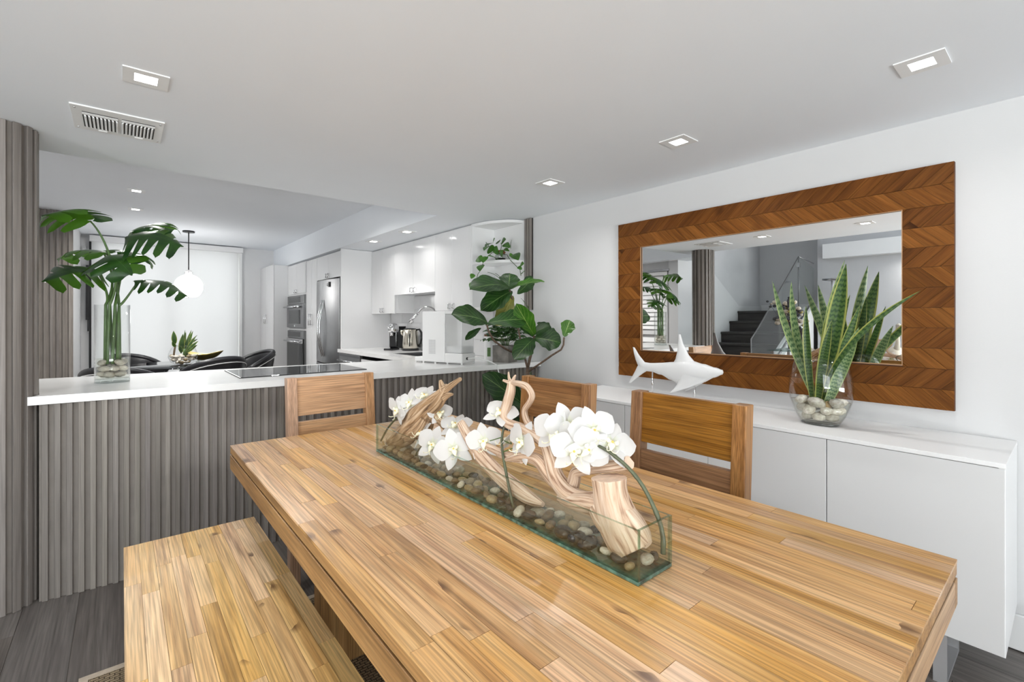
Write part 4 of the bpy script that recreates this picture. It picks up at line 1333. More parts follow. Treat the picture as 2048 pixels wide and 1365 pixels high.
for k in range(30):
    a, rr0 = rv.uniform(0, 2 * pi), rv.uniform(0.03, 0.25)
    top = Vector((-1.22 + rr0 * cos(a), 2.28 + rr0 * sin(a), 0.852 + rv.uniform(0.27, 0.62)))
    b = MB(); b.tube([(-1.22 + 0.02 * cos(a), 2.28 + 0.02 * sin(a), 0.86), (-1.22 + 0.04 * cos(a), 2.28 + 0.04 * sin(a), 1.1), top], 0.003, 5)
    b.build('stem', dried, vs_)
    for q in range(3):
        c = top + Vector((rv.uniform(-.03, .03), rv.uniform(-.03, .03), rv.uniform(-.04, .03)))
        bb = MB(); bb.ball(c, rv.uniform(0.018, 0.036), 8, 6, sz=0.8); bb.build('flower_head', [dried, dried, dried2, dried3][rv.randrange(4)], vs_)
bv = thing('black_vase', 'black waisted vase standing on the console behind snake plant leaves, seen in the mirror', 'vase', (-1.08, 2.12, 0.852))
MB().lathe([(0.06, 0), (0.075, 0.05), (0.05, 0.12), (0.035, 0.17), (0.06, 0.24), (0.05, 0.27)], (-1.08, 2.12, 0.852), 24).build('body', black_gloss, bv)
pd = thing('pedestal_table', 'white pedestal table holding the swan figurine, seen in the mirror', 'table', (-1.35, 1.27, 0))
MB().lathe([(0.2, 0), (0.2, 0.02), (0.03, 0.05), (0.03, 0.78), (0.18, 0.79), (0.18, 0.81)], (-1.35, 1.27, 0), 28).build('stand', trim_white, pd)
sw = thing('swan_figurine', 'small cream swan figurine at the right edge of the mirror glass', 'figurine', (-1.35, 1.27, 0.81))
cream = pbr('cream_ceramic', (0.66, 0.60, 0.50), 0.4, noise=0.06)
b = MB(); b.ball((-1.35, 1.27, 0.87), 0.07, 18, 12, sz=0.85, sx=1.3); b.build('body', cream, sw)
MB().tube([(-1.30, 1.25, 0.90), (-1.27, 1.235, 0.98), (-1.29, 1.24, 1.06), (-1.31, 1.25, 1.12), (-1.285, 1.24, 1.155)], [0.03, 0.02, 0.016, 0.014, 0.017], 10).build('neck', cream, sw)
MB().tube([(-1.285, 1.24, 1.155), (-1.24, 1.22, 1.165), (-1.205, 1.205, 1.16)], [0.019, 0.018, 0.006], 10).build('head', cream, sw)

# ================================================================== PEBBLES
def pebble_mesh(seed, mat, name):
    bm = bmesh.new()
    bmesh.ops.create_icosphere(bm, subdivisions=2, radius=1.0)
    r = random.Random(seed)
    ox = Vector((r.random() * 50, r.random() * 50, r.random() * 50))
    for v in bm.verts:
        n = mnoise.noise(v.co * 0.9 + ox)
        v.co = v.co * (1 + 0.22 * n)
        v.co.x *= 1.0; v.co.y *= 0.78; v.co.z *= 0.58
    me = bpy.data.meshes.new(name)
    bm.to_mesh(me); bm.free()
    for p in me.polygons: p.use_smooth = True
    me.materials.append(mat)
    return me


def stone_mat(name, a, b, rough=0.55):
    m, N, L, P = base_mat(name)
    P.inputs['Roughness'].default_value = rough
    tc = N.new('ShaderNodeTexCoord'); oi = N.new('ShaderNodeObjectInfo')
    n1 = N.new('ShaderNodeTexNoise'); n1.inputs['Scale'].default_value = 2.2; n1.inputs['Detail'].default_value = 6; n1.inputs['Distortion'].default_value = 1.0
    ad = N.new('ShaderNodeVectorMath'); ad.operation = 'ADD'
    L.new(tc.outputs['Object'], ad.inputs[0]); L.new(oi.outputs['Location'], ad.inputs[1])
    L.new(ad.outputs[0], n1.inputs['Vector'])
    rp = N.new('ShaderNodeValToRGB'); rp.color_ramp.elements[0].color = (*a, 1); rp.color_ramp.elements[1].color = (*b, 1)
    rp.color_ramp.elements[0].position = 0.35; rp.color_ramp.elements[1].position = 0.65
    L.new(n1.outputs['Fac'], rp.inputs[0])
    hs = N.new('ShaderNodeHueSaturation')
    v = N.new('ShaderNodeMapRange'); v.inputs[3].default_value = 0.72; v.inputs[4].default_value = 1.15
    L.new(oi.outputs['Random'], v.inputs[0]); L.new(v.outputs[0], hs.inputs['Value']); L.new(rp.outputs[0], hs.inputs['Color'])
    L.new(hs.outputs[0], P.inputs['Base Color'])
    return m


pale_stone = stone_mat('pale_stone', (0.50, 0.44, 0.36), (0.74, 0.70, 0.63))
brown_stone = stone_mat('brown_stone', (0.10, 0.065, 0.04), (0.26, 0.18, 0.11), 0.3)
black_stone = stone_mat('black_stone', (0.012, 0.012, 0.014), (0.045, 0.042, 0.042), 0.22)
tan_stone = stone_mat('tan_stone', (0.26, 0.19, 0.10), (0.42, 0.33, 0.20), 0.3)
PEB = {k: [pebble_mesh(10 * i + j, mt, 'pebble') for j in range(3)] for i, (k, mt) in enumerate((('pale', pale_stone), ('brown', brown_stone), ('black', black_stone), ('tan', tan_stone)))}


def pebble(kind, p, r, rnd, label, group, name='pebble', squash=1.0):
    o = bpy.data.objects.new(name, rnd.choice(PEB[kind]))
    COL.objects.link(o)
    o.location = p
    o.rotation_euler = (rnd.uniform(-0.35, 0.35), rnd.uniform(-0.35, 0.35), rnd.uniform(0, 2 * pi))
    o.scale = (r, r, r * squash)
    return tag(o, label, 'pebble', group)


# ================================================================== LEAVES
def frame_of(d, n):
    d = Vector(d).normalized()
    n = Vector(n)
    n = (n - d * n.dot(d)).normalized()
    return d, n.cross(d).normalized(), n


def leaf(parent, base, tip, normal, width, prof, mat, droop=0.12, fold=0.08, nt=14, ns=8, name='leaf', ripple=0.0, twist=0.0, cup=0.0, thick=0.0):
    """blade from base to tip; prof(t) is the half width (0..1) along it"""
    base, tip = Vector(base), Vector(tip)
    Ln = (tip - base).length
    d, s, n = frame_of(tip - base, normal)

    def f(u, v):
        x = (v - 0.5) * 2
        h = prof(u) * width / 2
        a = twist * u
        sd = s * cos(a) + n * sin(a); nn = n * cos(a) - s * sin(a)
        bend = droop * Ln * (4 * u * (1 - u)) 
        z = bend + fold * abs(x) * h * 2 + cup * x * x * h + ripple * sin(u * 19 + x * 2.0) * abs(x) * width
        return base + d * (u * Ln) + sd * (x * h) + nn * z
    return MB().grid(f, nt, ns).build(name, mat, parent, solid=thick)


def snn(x):
    return max(0.0, sin(x))


def p_fiddle(t):
    t = min(max(t, 0.0), 1.0)
    # narrow waist near the stalk, broad rounded shoulder towards the tip
    w = snn(pi * min(1.0, t ** 0.85)) ** 0.5 * (0.40 + 0.60 * min(1.0, t * 1.55) ** 1.4)
    return max(0.02, w * (1 + 0.05 * sin(t * 23)))


def p_heart(t):
    t = min(max(t, 0.0), 1.0)
    return max(0.02, snn(pi * t ** 0.6) ** 0.75)


def p_lance(t):
    t = min(max(t, 0.0), 1.0)
    return max(0.015, snn(pi * t ** 0.8) ** 0.9)


def p_strap(t):
    t = min(max(t, 0.0), 1.0)
    return max(0.02, (0.55 + 0.45 * snn(pi * min(1, t * 0.95 + 0.05))) * max(0.0, 1 - max(0, (t - 0.62) / 0.38) ** 2.2) ** 0.75)


def monstera(parent, base, tip, normal, width, mat, droop=0.1, nl=5, gap=0.055, curl=0.10):
    """split-leaf blade: a heart-shaped body whose margin is cut into lobes"""
    base, tip = Vector(base), Vector(tip)
    Ln = (tip - base).length
    d, s, n = frame_of(tip - base, normal)

    def hw(t):
        return max(0.03, (min(1, max(0, t + 0.10) * 5) ** 0.5) * max(0, 1 - max(0, t) ** 2.1) ** 0.62)

    def pos(t, x):
        # x in -1..1 across; the side lobes sweep forward
        a = abs(x)
        tt = t + 0.16 * a * (1 - t) - 0.10 * a * a
        h = hw(t) * width / 2
        z = droop * Ln * (1 - (2 * t - 0.7) ** 2) - curl * a * a * width - 0.03 * width * a * sin(9 * t)
        return base + d * (tt * Ln) + s * (x * h) + n * z
    mb = MB()
    x0 = 0.24
    mb.grid(lambda u, v: pos(-0.06 + 1.06 * u, (v - 0.5) * 2 * x0), 18, 4)
    # uv of the centre strip is spread over the midrib only
    for sd in (-1, 1):
        for k in range(nl):
            t0, t1 = -0.12 + 1.08 * k / nl, -0.12 + 1.08 * (k + 1) / nl

            def g(u, v, t0=t0, t1=t1, sd=sd):
                x = x0 * 0.98 + (1 - x0) * u
                gp = gap * (u ** 0.6) * 0.5 + 0.0015
                rnd = 0.5 * (t1 - t0) * max(0, (u - 0.72) / 0.28) ** 2.2 * 0.8
                a, b = t0 + gp + rnd, t1 - gp - rnd * 0.6
                t = a + (b - a) * v
                return pos(t, sd * x)
            b0 = len(mb.v)
            mb.grid(g, 6, 4)
            for i in range(b0, len(mb.v)):
                uu, vv = mb.uv[i]
                mb.uv[i] = (0.5 + sd * (0.12 + 0.38 * vv), uu)
    return mb.build('leaf', mat, parent)


monstera_green = leafy('monstera_leaf', (0.035, 0.115, 0.012), (0.010, 0.045, 0.010), (0.06, 0.15, 0.03), 0, 0.28, coat=0.2, back=(0.06, 0.17, 0.012))
fig_green = leafy('fig_leaf', (0.017, 0.070, 0.008), (0.006, 0.028, 0.005), (0.14, 0.23, 0.07), 7, 0.42, coat=0.05, back=(0.09, 0.17, 0.035))
fig_bright = leafy('fig_leaf_young', (0.065, 0.20, 0.016), (0.030, 0.11, 0.010), (0.30, 0.44, 0.11), 6, 0.32, coat=0.15)
fig_yellow = leafy('fig_leaf_yellowing', (0.20, 0.20, 0.03), (0.12, 0.13, 0.02), (0.32, 0.30, 0.10), 6, 0.4)
pothos_green = leafy('pothos_leaf', (0.085, 0.24, 0.028), (0.035, 0.13, 0.018), (0.12, 0.28, 0.05), 0, 0.34, coat=0.1)
herb_green = leafy('herb_leaf', (0.045, 0.13, 0.022), (0.018, 0.065, 0.014), (0.09, 0.18, 0.05), 0, 0.35)
snake_green = leafy('snake_plant_leaf', (0.105, 0.20, 0.050), (0.035, 0.10, 0.026), None, 0, 0.35, margin=(0.52, 0.55, 0.14), bands=27)
snake_pale = leafy('snake_plant_leaf_pale', (0.26, 0.36, 0.17), (0.085, 0.17, 0.07), None, 0, 0.38, margin=(0.40, 0.50, 0.20), bands=22)
dracaena = leafy('dracaena_leaf', (0.06, 0.13, 0.02), (0.02, 0.06, 0.014), None, 0, 0.35, margin=(0.36, 0.40, 0.09), bands=0)
stem_green = pbr('stem_green', (0.09, 0.17, 0.045), 0.4, noise=0.25, nscale=12)
stem_dark = pbr('stem_dark_green', (0.055, 0.095, 0.03), 0.4, noise=0.25, nscale=12)
bark = pbr('fig_bark', (0.115, 0.075, 0.052), 0.75, noise=0.45, nscale=60, bump=0.5, bscale=120)


def bez(p0, p1, p2, n=12):
    p0, p1, p2 = Vector(p0), Vector(p1), Vector(p2)
    return [p0 * (1 - t) ** 2 + p1 * 2 * t * (1 - t) + p2 * t * t for t in [k / n for k in range(n + 1)]]


# ================================================================== TALL LEAFY STEMS IN A GLASS CYLINDER
VC = Vector((-0.040, 3.36, CT))
vz = thing('cylinder_vase', 'tall clear glass cylinder vase holding pebbles and green stems on the worktop', 'vase', tuple(VC))
MB().lathe([(0.072, 0.0), (0.076, 0.006), (0.076, 0.42), (0.0735, 0.42), (0.0735, 0.022), (0.0001, 0.020)], VC, 40).build('glass', glass_clear, vz)
MB().lathe([(0.0755, 0.0005), (0.074, 0.018), (0.0001, 0.019)], VC, 32).build('thick_base', clear('vase_base_glass', (0.86, 0.89, 0.88), 0.12, 0.8), vz)
MB().lathe([(0.0001, 0.0215), (0.072, 0.0215), (0.072, 0.128), (0.0001, 0.128)], VC, 32).build('water', water_mat, vz)
r = random.Random(4)
lay = [(0, 0.0), (0.042, 0.2), (0.042, 1.25), (0.042, 2.3), (0.042, 3.35), (0.042, 4.4), (0.042, 5.45)]
for lv_ in range(3):
    for rr0, a in lay:
        if lv_ == 2 and r.random() < 0.25: continue
        a2 = a + lv_ * 0.55
        pebble('pale', VC + Vector((rr0 * cos(a2), rr0 * sin(a2), 0.043 + lv_ * 0.032)), r.uniform(0.026, 0.031), r, 'pale beige pebble in the %s layer inside the glass cylinder vase' % ('bottom', 'middle', 'top')[lv_], '%s pebbles in the glass cylinder' % ('bottom', 'middle', 'top')[lv_])
mo = thing('monstera_stems', 'tall green split leaf stems standing in the glass cylinder vase', 'plant', tuple(VC + Vector((0, 0, 0.13))))
DV = 3.36


def vp(px, py, dy=0.0):
    return spot(px, py, Y=DV + dy)


MON = [
    # petiole knee (px), leaf base, leaf tip, offsets in depth, leaf normal, width, lobes
    ((216, 496), (180, 442), (80, 424), (0.0, -0.16), (0.05, 0.30, 1.0), 0.42, 5),
    ((250, 520), (268, 466), (352, 452), (0.08, 0.20), (-0.10, 0.10, 1.0), 0.40, 6),
    ((248, 520), (258, 478), (366, 486), (-0.05, -0.16), (-0.25, -0.60, 1.0), 0.42, 6),
    ((215, 590), (196, 545), (82, 556), (-0.05, -0.14), (-0.15, -0.55, 1.0), 0.38, 5),
    ((228, 560), (208, 508), (112, 512), (0.08, 0.18), (0.0, -0.20, 1.0), 0.36, 5),
    ((234, 560), (218, 516), (262, 545), (-0.08, -0.26), (-0.2, -0.75, 0.8), 0.34, 4),
    ((240, 560), (236, 506), (300, 520), (0.14, 0.30), (0.1, -0.25, 1.0), 0.34, 5),
    ((250, 606), (274, 566), (380, 588), (-0.04, -0.10), (0.28, -0.45, 1.0), 0.28, 6),
]
for i, (knee, bp_, tp_, off, nrm, wd, nl) in enumerate(MON):
    a = 2 * pi * i / len(MON)
    foot = VC + Vector((0.030 * cos(a), 0.030 * sin(a), 0.10))
    neck = VC + Vector((0.030 * cos(a + 0.4), 0.030 * sin(a + 0.4), 0.42))
    b = vp(*bp_, off[0]); k_ = vp(*knee, off[0] * 0.5); tpt = vp(*tp_, off[1])
    ctrl = k_ * 2 - (neck + b) * 0.5
    ctrl = neck.lerp(ctrl, 0.8) + Vector((0, 0, 0.02))
    cv = bez(neck, ctrl, b, 14)
    MB().tube([foot, foot.lerp(neck, 0.5)] + cv, [0.0085, 0.008] + [0.0072 - 0.0030 * q / 14 for q in range(15)], 10).build('stem', stem_green, mo)
    monstera(mo, b, tpt, nrm, wd, monstera_green, droop=0.12, nl=nl, curl=0.12, gap=0.075)

# ================================================================== GLASS BOWL OF SNAKE PLANT ON THE SIDEBOARD
BC = Vector((2.368, 0.722, SZ1))
bw = thing('snake_plant_bowl', 'rounded clear glass bowl with pebbles and snake plant leaves on the sideboard', 'vase', tuple(BC))
prof = [(0.060, 0.0), (0.072, 0.004), (0.100, 0.05), (0.120, 0.11), (0.126, 0.165), (0.120, 0.215), (0.106, 0.262), (0.096, 0.292)]
MB().lathe(prof + [(r0 - 0.003, z) for r0, z in prof[::-1]][:-1] + [(0.0001, 0.006)], BC, 48, sx=0.62, sy=1.0).build('glass', glass_clear, bw)
MB().lathe([(0.0001, 0.0005), (0.062, 0.0008), (0.075, 0.0065), (0.0001, 0.0085)], BC, 32, sx=0.62).build('thick_base', clear('bowl_base_glass', (0.62, 0.62, 0.60), 0.12, 0.8), bw)
MB().lathe([(0.0001, 0.009), (0.074, 0.010), (0.097, 0.05), (0.1155, 0.105), (0.0001, 0.105)], BC, 36, sx=0.60).build('water', water_mat, bw)
r = random.Random(12)
for lv_, (rad, cnt, z) in enumerate(((0.045, 4, 0.036), (0.066, 6, 0.068), (0.078, 6, 0.102))):
    for k in range(cnt):
        a = 2 * pi * (k + 0.5 * lv_) / cnt
        pebble('pale', BC + Vector((rad * cos(a) * 0.46, rad * sin(a), z + r.uniform(-0.004, 0.004))), r.uniform(0.031, 0.040), r, 'smooth pale river pebble in the %s layer inside the glass bowl on the sideboard' % ('bottom', 'middle', 'top')[lv_], '%s pebbles in the snake plant bowl' % ('bottom', 'middle', 'top')[lv_])
sn = thing('snake_plant', 'upright variegated snake plant with yellow edged leaves growing from the glass bowl', 'plant', tuple(BC + Vector((0, 0, 0.07))))


def bp3(px, py, dx=0.0):
    return spot(px, py, X=BC.x + dx)


SNK = [
    # base px, tip px, depth offset base/tip, width m, facing, material, bend
    ((1640, 800), (1692, 528), 0.0, -0.03, 0.070, (-1, -0.2, 0.1), 0, -0.05),
    ((1632, 800), (1545, 563), 0.01, 0.02, 0.040, (-1, 0.5, 0.1), 1, 0.02),
    ((1625, 795), (1612, 612), -0.02, -0.03, 0.036, (-1, 0.2, 0.0), 0, 0.02),
    ((1636, 800), (1583, 563), 0.03, 0.05, 0.046, (-1, 0.6, 0.2), 1, 0.05),
    ((1650, 805), (1720, 610), 0.02, 0.02, 0.040, (-1, -0.5, 0.1), 0, -0.02),
    ((1655, 808), (1718, 655), -0.03, -0.05, 0.046, (-1, -0.3, 0.25), 1, -0.05),
    ((1645, 800), (1841, 582), 0.0, -0.10, 0.044, (-0.7, 0.3, 0.7), 0, 0.10),
    ((1648, 798), (1655, 622), 0.03, 0.04, 0.034, (-1, 0.0, 0.1), 0, 0.02),
    ((1642, 800), (1690, 520), 0.05, 0.05, 0.05, (-0.8, 0.6, 0.1), 1, 0.03),
    ((1638, 800), (1664, 640), -0.03, -0.06, 0.042, (-1, 0.1, 0.1), 0, 0.03),
    ((1650, 800), (1700, 590), 0.06, 0.10, 0.04, (-1, 0.3, 0.0), 0, 0.02),
]
for (b_, t_, o1, o2, wd, nrm, mi, bend) in SNK:
    leaf(sn, bp3(*b_, o1 * 0.6), bp3(*t_, o2), nrm, wd, p_strap, snake_pale if mi else snake_green, droop=bend, fold=0.10, nt=22, ns=6, cup=0.25)
MB().lathe([(0.0001, 0.0), (0.012, 0.004), (0.016, 0.03), (0.010, 0.06), (0.0001, 0.065)], bp3(1655, 832, -0.02), 12).build('root', pbr('root_tan', (0.35, 0.24, 0.12), 0.8, noise=0.4, nscale=60), sn)

# ================================================================== WHITE SHARK SCULPTURE
SHX = 2.40


def shp(px, py, dx=0.0):
    return spot(px, py, X=SHX + dx)


sk = thing('shark_sculpture', 'white shark sculpture on two chrome rods standing on the sideboard', 'sculpture', (SHX, 1.42, SZ1))
BODY = [  # px, py, half height px, half thickness m
    (1447, 745.5, 0.3, 0.0008), (1444, 745, 5, 0.012), (1430, 745.5, 10, 0.024), (1405, 747, 19, 0.036), (1383, 748, 26, 0.042), (1365, 747, 26, 0.038), (1345, 743, 18.5, 0.028), (1322, 738, 12, 0.019), (1302, 735, 8.5, 0.013), (1286, 733.5, 9, 0.010), (1277, 732, 8, 0.006)]
mb = MB()


def shark_body(u, v):
    f = u * (len(BODY) - 1); i = min(int(f), len(BODY) - 2); t = f - i
    p, q = BODY[i], BODY[i + 1]
    tt = t * t * (3 - 2 * t)
    px, py, hh, th = [p[k] * (1 - tt) + q[k] * tt if k else p[k] * (1 - t) + q[k] * t for k in range(4)]
    c = shp(px, py); top = shp(px, py - hh)
    a = 2 * pi * v
    sq = lambda w: abs(w) ** 0.85 * (1 if w >= 0 else -1)
    return c + Vector((th * sq(cos(a)), 0, 0)) + (top - c) * sq(sin(a))


mb.grid(shark_body, 32, 20, uv=False)
mb.build('body', white_resin, sk, weld=0.0004)


def fin(pts, nm, n=16):
    """pts: (px, py, chord half-width px, half thickness) from root to tip, chord runs along the body"""
    mb = MB()

    def f(u, v):
        q = u * (len(pts) - 1); i = min(int(q), len(pts) - 2); t = q - i
        a, b = pts[i], pts[i + 1]
        px, py, ch, th, dx = [a[k] * (1 - t) + b[k] * t for k in range(5)]
        an = 2 * pi * v
        c = shp(px, py, dx); e = shp(px + ch, py + ch * 0.25, dx)
        return c + (e - c) * cos(an) + Vector((th * sin(an), 0, 0))
    mb.grid(f, n, 14, uv=False)
    b0 = len(mb.v)
    return mb.build(nm, white_resin, sk, weld=0.0004)


fin([(1378, 736, 34, 0.030, 0), (1372, 724, 22, 0.020, 0), (1366, 708, 12, 0.012, 0), (1361.5, 688, 5.5, 0.007, 0), (1359.5, 669, 1.8, 0.003, 0)], 'dorsal_fin')
fin([(1388, 752, 30, 0.030, -0.015), (1380, 762, 22, 0.020, -0.026), (1367, 772, 13, 0.012, -0.036), (1353, 780, 6, 0.007, -0.044), (1342, 785.5, 1.8, 0.003, -0.05)], 'pectoral_fin')
fin([(1396, 756, 20, 0.022, 0.02), (1390, 765, 13, 0.013, 0.045), (1380, 775, 7, 0.009, 0.06), (1370, 783, 1.6, 0.003, 0.07)], 'pectoral_fin')
fin([(1288, 733, 13, 0.011, 0), (1280, 722, 9, 0.009, 0), (1273, 709, 5, 0.006, 0), (1267.5, 695, 1.8, 0.003, 0)], 'tail_fin')
fin([(1288, 735, 13, 0.011, 0), (1279, 744, 8.5, 0.009, 0), (1269, 755, 4.8, 0.006, 0), (1259.5, 766, 1.8, 0.003, 0)], 'tail_fin')
for px, py in ((1305, 741), (1389, 768)):
    t = shp(px, py)
    MB().cyl((t.x, t.y, SZ1), (t.x, t.y, t.z + 0.004), 0.0042, 12).build('rod', chrome, sk)
MB().ball(shp(1409, 749, -0.026), 0.005, 10, 8).build('eye', white_resin, sk)
for k in range(9):
    p = shp(1392 + k * 2.6, 741 + k * 0.45, -0.0)
    pass
    MB().tube([shp(1393 + k * 2.6, 733 + k * 0.55, -0.030 + k * 0.0007), shp(1395 + k * 2.6, 741 + k * 0.4, -0.0335 + k * 0.0008)], 0.0011, 5).build('gill_ridge', white_resin, sk)
bsx = MB(); bsx.box((SHX - 0.04, 1.27, SZ1), (SHX + 0.04, 1.67, SZ1 + 0.006)); bsx.build('base_plate', white_plastic, sk, bevel=0.002)

# ================================================================== POTHOS ON THE CORNER SHELF
SHC = Vector((2.53, 3.22, 1.76))
pt = thing('pothos_pot', 'small round glass jar with rooty brown pothos soil on the white corner shelf', 'pot', (2.53, 3.20, 1.759))
MB().lathe([(0.03, 0), (0.046, 0.02), (0.050, 0.045), (0.040, 0.07), (0.036, 0.078)], (2.53, 3.20, 1.759), 24).build('jar', clear('pot_glass', (0.80, 0.82, 0.80), 0.08, 0.8), pt)
MB().lathe([(0.0001, 0.002), (0.028, 0.002), (0.042, 0.02), (0.042, 0.03), (0.0001, 0.032)], (2.53, 3.20, 1.759), 18).build('soil', pbr('soil', (0.03, 0.025, 0.02), 0.9, noise=0.4, nscale=80), pt)
MB().lathe([(0.02, 0.066), (0.04, 0.07), (0.046, 0.085), (0.03, 0.098), (0.0001, 0.1)], (2.53, 3.20, 1.759), 18).build('coir', pbr('coir', (0.23, 0.085, 0.035), 0.9, noise=0.4, nscale=120, bump=0.6), pt)
po = thing('pothos', 'trailing heart leaved pothos spilling over the white corner shelf', 'plant', (2.53, 3.20, 1.85))


def pp(px, py, dx=0.0):
    # what hangs left of the shelf end hangs in front of the cabinet face
    return spot(px, py, X=(2.31 if px < 970 else 2.31 + (px - 970) / 18 * 0.19 if px < 988 else 2.50) + dx)


for vine in ([(1000, 508), (985, 505), (968, 520), (962, 540), (956, 548), (950, 570), (945, 575)], [(1004, 508), (1014, 510), (1020, 520), (1032, 532), (1040, 540), (1042, 552)], [(998, 508), (980, 495), (972, 485)], [(1000, 508), (1003, 492), (1002, 486)], [(1003, 508), (1012, 498), (1020, 495), (1022, 484)]):
    MB().tube([pp(x, y, -0.03 if i > 2 else 0.0) for i, (x, y) in enumerate(vine)], 0.0028, 6).build('vine', stem_dark, po)
POT = [((984, 487), (970, 495), .05), ((986, 484), (990, 477), .04), ((983, 505), (981, 491), .075), ((990, 508), (994, 492), .07), ((996, 520), (976, 512), .075), ((996, 487), (999, 481), .045),
       ((1003, 485), (1012, 479), .06), ((1008, 488), (1020, 496), .055), ((1022, 497), (1024, 480), .035), ((1008, 498), (1019, 503), .03), ((1027, 510), (1019, 513), .05), ((1029, 508), (1037, 521), .075),
       ((1040, 531), (1048, 528), .05), ((1044, 536), (1034, 537), .035), ((1044, 548), (1050, 543), .03), ((966, 516), (951, 523), .055), ((970, 513), (966, 526), .06), ((962, 530), (960, 543), .06), ((947, 548), (942, 558), .045), ((946, 565), (940, 577), .045), ((977, 493), (968, 502), .05), ((1001, 512), (1006, 500), .05)]
for i, (b_, t_, w_) in enumerate(POT):
    B3, T3 = pp(*b_, -0.03), pp(*t_, -0.05 - 0.02 * (i % 3))
    leaf(po, B3, T3, (-0.75, -0.55, 0.30 + 0.1 * (i % 3)), w_ * 1.12, p_heart, pothos_green, droop=0.06, fold=0.05, nt=12, ns=6, cup=-0.1)
for (b_, m2, t_) in (((1010, 575), (998, 548), (975, 545)), ((1011, 575), (1003, 552), (990, 547)), ((1012, 575), (1014, 560), (1016, 548))):
    MB().tube(bez(pp(*b_), pp(*m2), pp(*t_), 8), 0.0022, 5).build('vine', stem_dark, po)

# ================================================================== CONCRETE PLANTER
concrete = pbr('concrete', (0.20, 0.185, 0.17), 0.8, noise=0.35, nscale=14, bump=0.4, bscale=60)
cpC = Vector((2.375, 2.945, CT)); TP = Matrix.Translation(cpC) @ Matrix.Rotation(radians(20), 4, 'Z')
cp = thing('concrete_planter', 'square weathered concrete planter at the right end of the worktop', 'planter', tuple(cpC))
hw_ = 0.072
b = MB()
b.box((-hw_, -hw_, 0), (hw_, hw_, 0.012), 0, TP)
for a, c in (((-hw_, -hw_), (hw_, -hw_ + 0.012)), ((-hw_, hw_ - 0.012), (hw_, hw_)), ((-hw_, -hw_ + 0.012), (-hw_ + 0.012, hw_ - 0.012)), ((hw_ - 0.012, -hw_ + 0.012), (hw_, hw_ - 0.012))):
    b.box((*a, 0.012), (*c, 0.135), 0, TP)
b.build('pot', concrete, cp, weld=0.0005)
MB().box((-hw_ + 0.012, -hw_ + 0.012, 0.012), (hw_ - 0.012, hw_ - 0.012, 0.12), 0, TP).build('soil', pbr('planter_soil', (0.03, 0.022, 0.018), 0.95, noise=0.4, nscale=70), cp)
hb = thing('bushy_herb', 'bushy small leaved green plant growing in the concrete planter', 'plant', tuple(cpC + Vector((0, 0, 0.12))))
r = random.Random(21)
top0 = TP @ Vector((0, 0, 0.118))
for k in range(26):
    a = r.uniform(0, 2 * pi); rr0 = r.uniform(0.02, 0.05)
    s0 = top0 + Vector((rr0 * 0.6 * cos(a), rr0 * 0.6 * sin(a), 0))
    hgt = r.uniform(0.06, 0.19); spread = r.uniform(0.05, 0.17)
    e0 = s0 + Vector((spread * cos(a), spread * sin(a), hgt))
    mid = s0 + Vector((spread * 0.25 * cos(a), spread * 0.25 * sin(a), hgt * 0.95))
    st_pts = bez(s0, mid, e0, 8)
    MB().tube(st_pts, 0.0016, 5).build('stem', stem_green, hb)
    for q in (4, 6, 8):
        for sd in (-1, 1):
            p0 = st_pts[q]; dr_ = (st_pts[q] - st_pts[q - 1]).normalized()
            side = dr_.cross(Vector((0, 0, 1))); side.normalize()
            tip = p0 + (dr_ * 0.5 + side * sd * 0.8 + Vector((0, 0, -0.25))).normalized() * r.uniform(0.05, 0.085)
            leaf(hb, p0, tip, (-0.3, -0.4, 1), r.uniform(0.026, 0.040), p_lance, herb_green, droop=0.12, fold=0.1, nt=5, ns=2)

# ================================================================== FIDDLE LEAF FIG IN FRONT OF THE PENINSULA
FX, FY = 2.27, 2.55
fg = thing('fiddle_leaf_fig', 'potted fiddle leaf fig with broad glossy leaves between peninsula and sideboard', 'plant', (2.27, 2.55, 0))


def fp(px, py, dy=0.0): return spot(px, py, Y=FY + dy)


MB().lathe([(0.095, 0), (0.10, 0.005), (0.125, 0.26), (0.118, 0.26), (0.112, 0.235), (0.0001, 0.23)], (FX, FY, 0.0), 32).build('pot', pbr('dark_pot', (0.06, 0.06, 0.06), 0.6, noise=0.1), fg)
root = Vector((FX, FY, 0.22))


def branch(pts, r0, r1, nm='branch'):
    P_ = [p if isinstance(p, Vector) else fp(*p) for p in pts]
    n = len(P_)
    return MB().tube(P_, [r0 + (r1 - r0) * i / (n - 1) for i in range(n)], 9).build(nm, bark, fg)


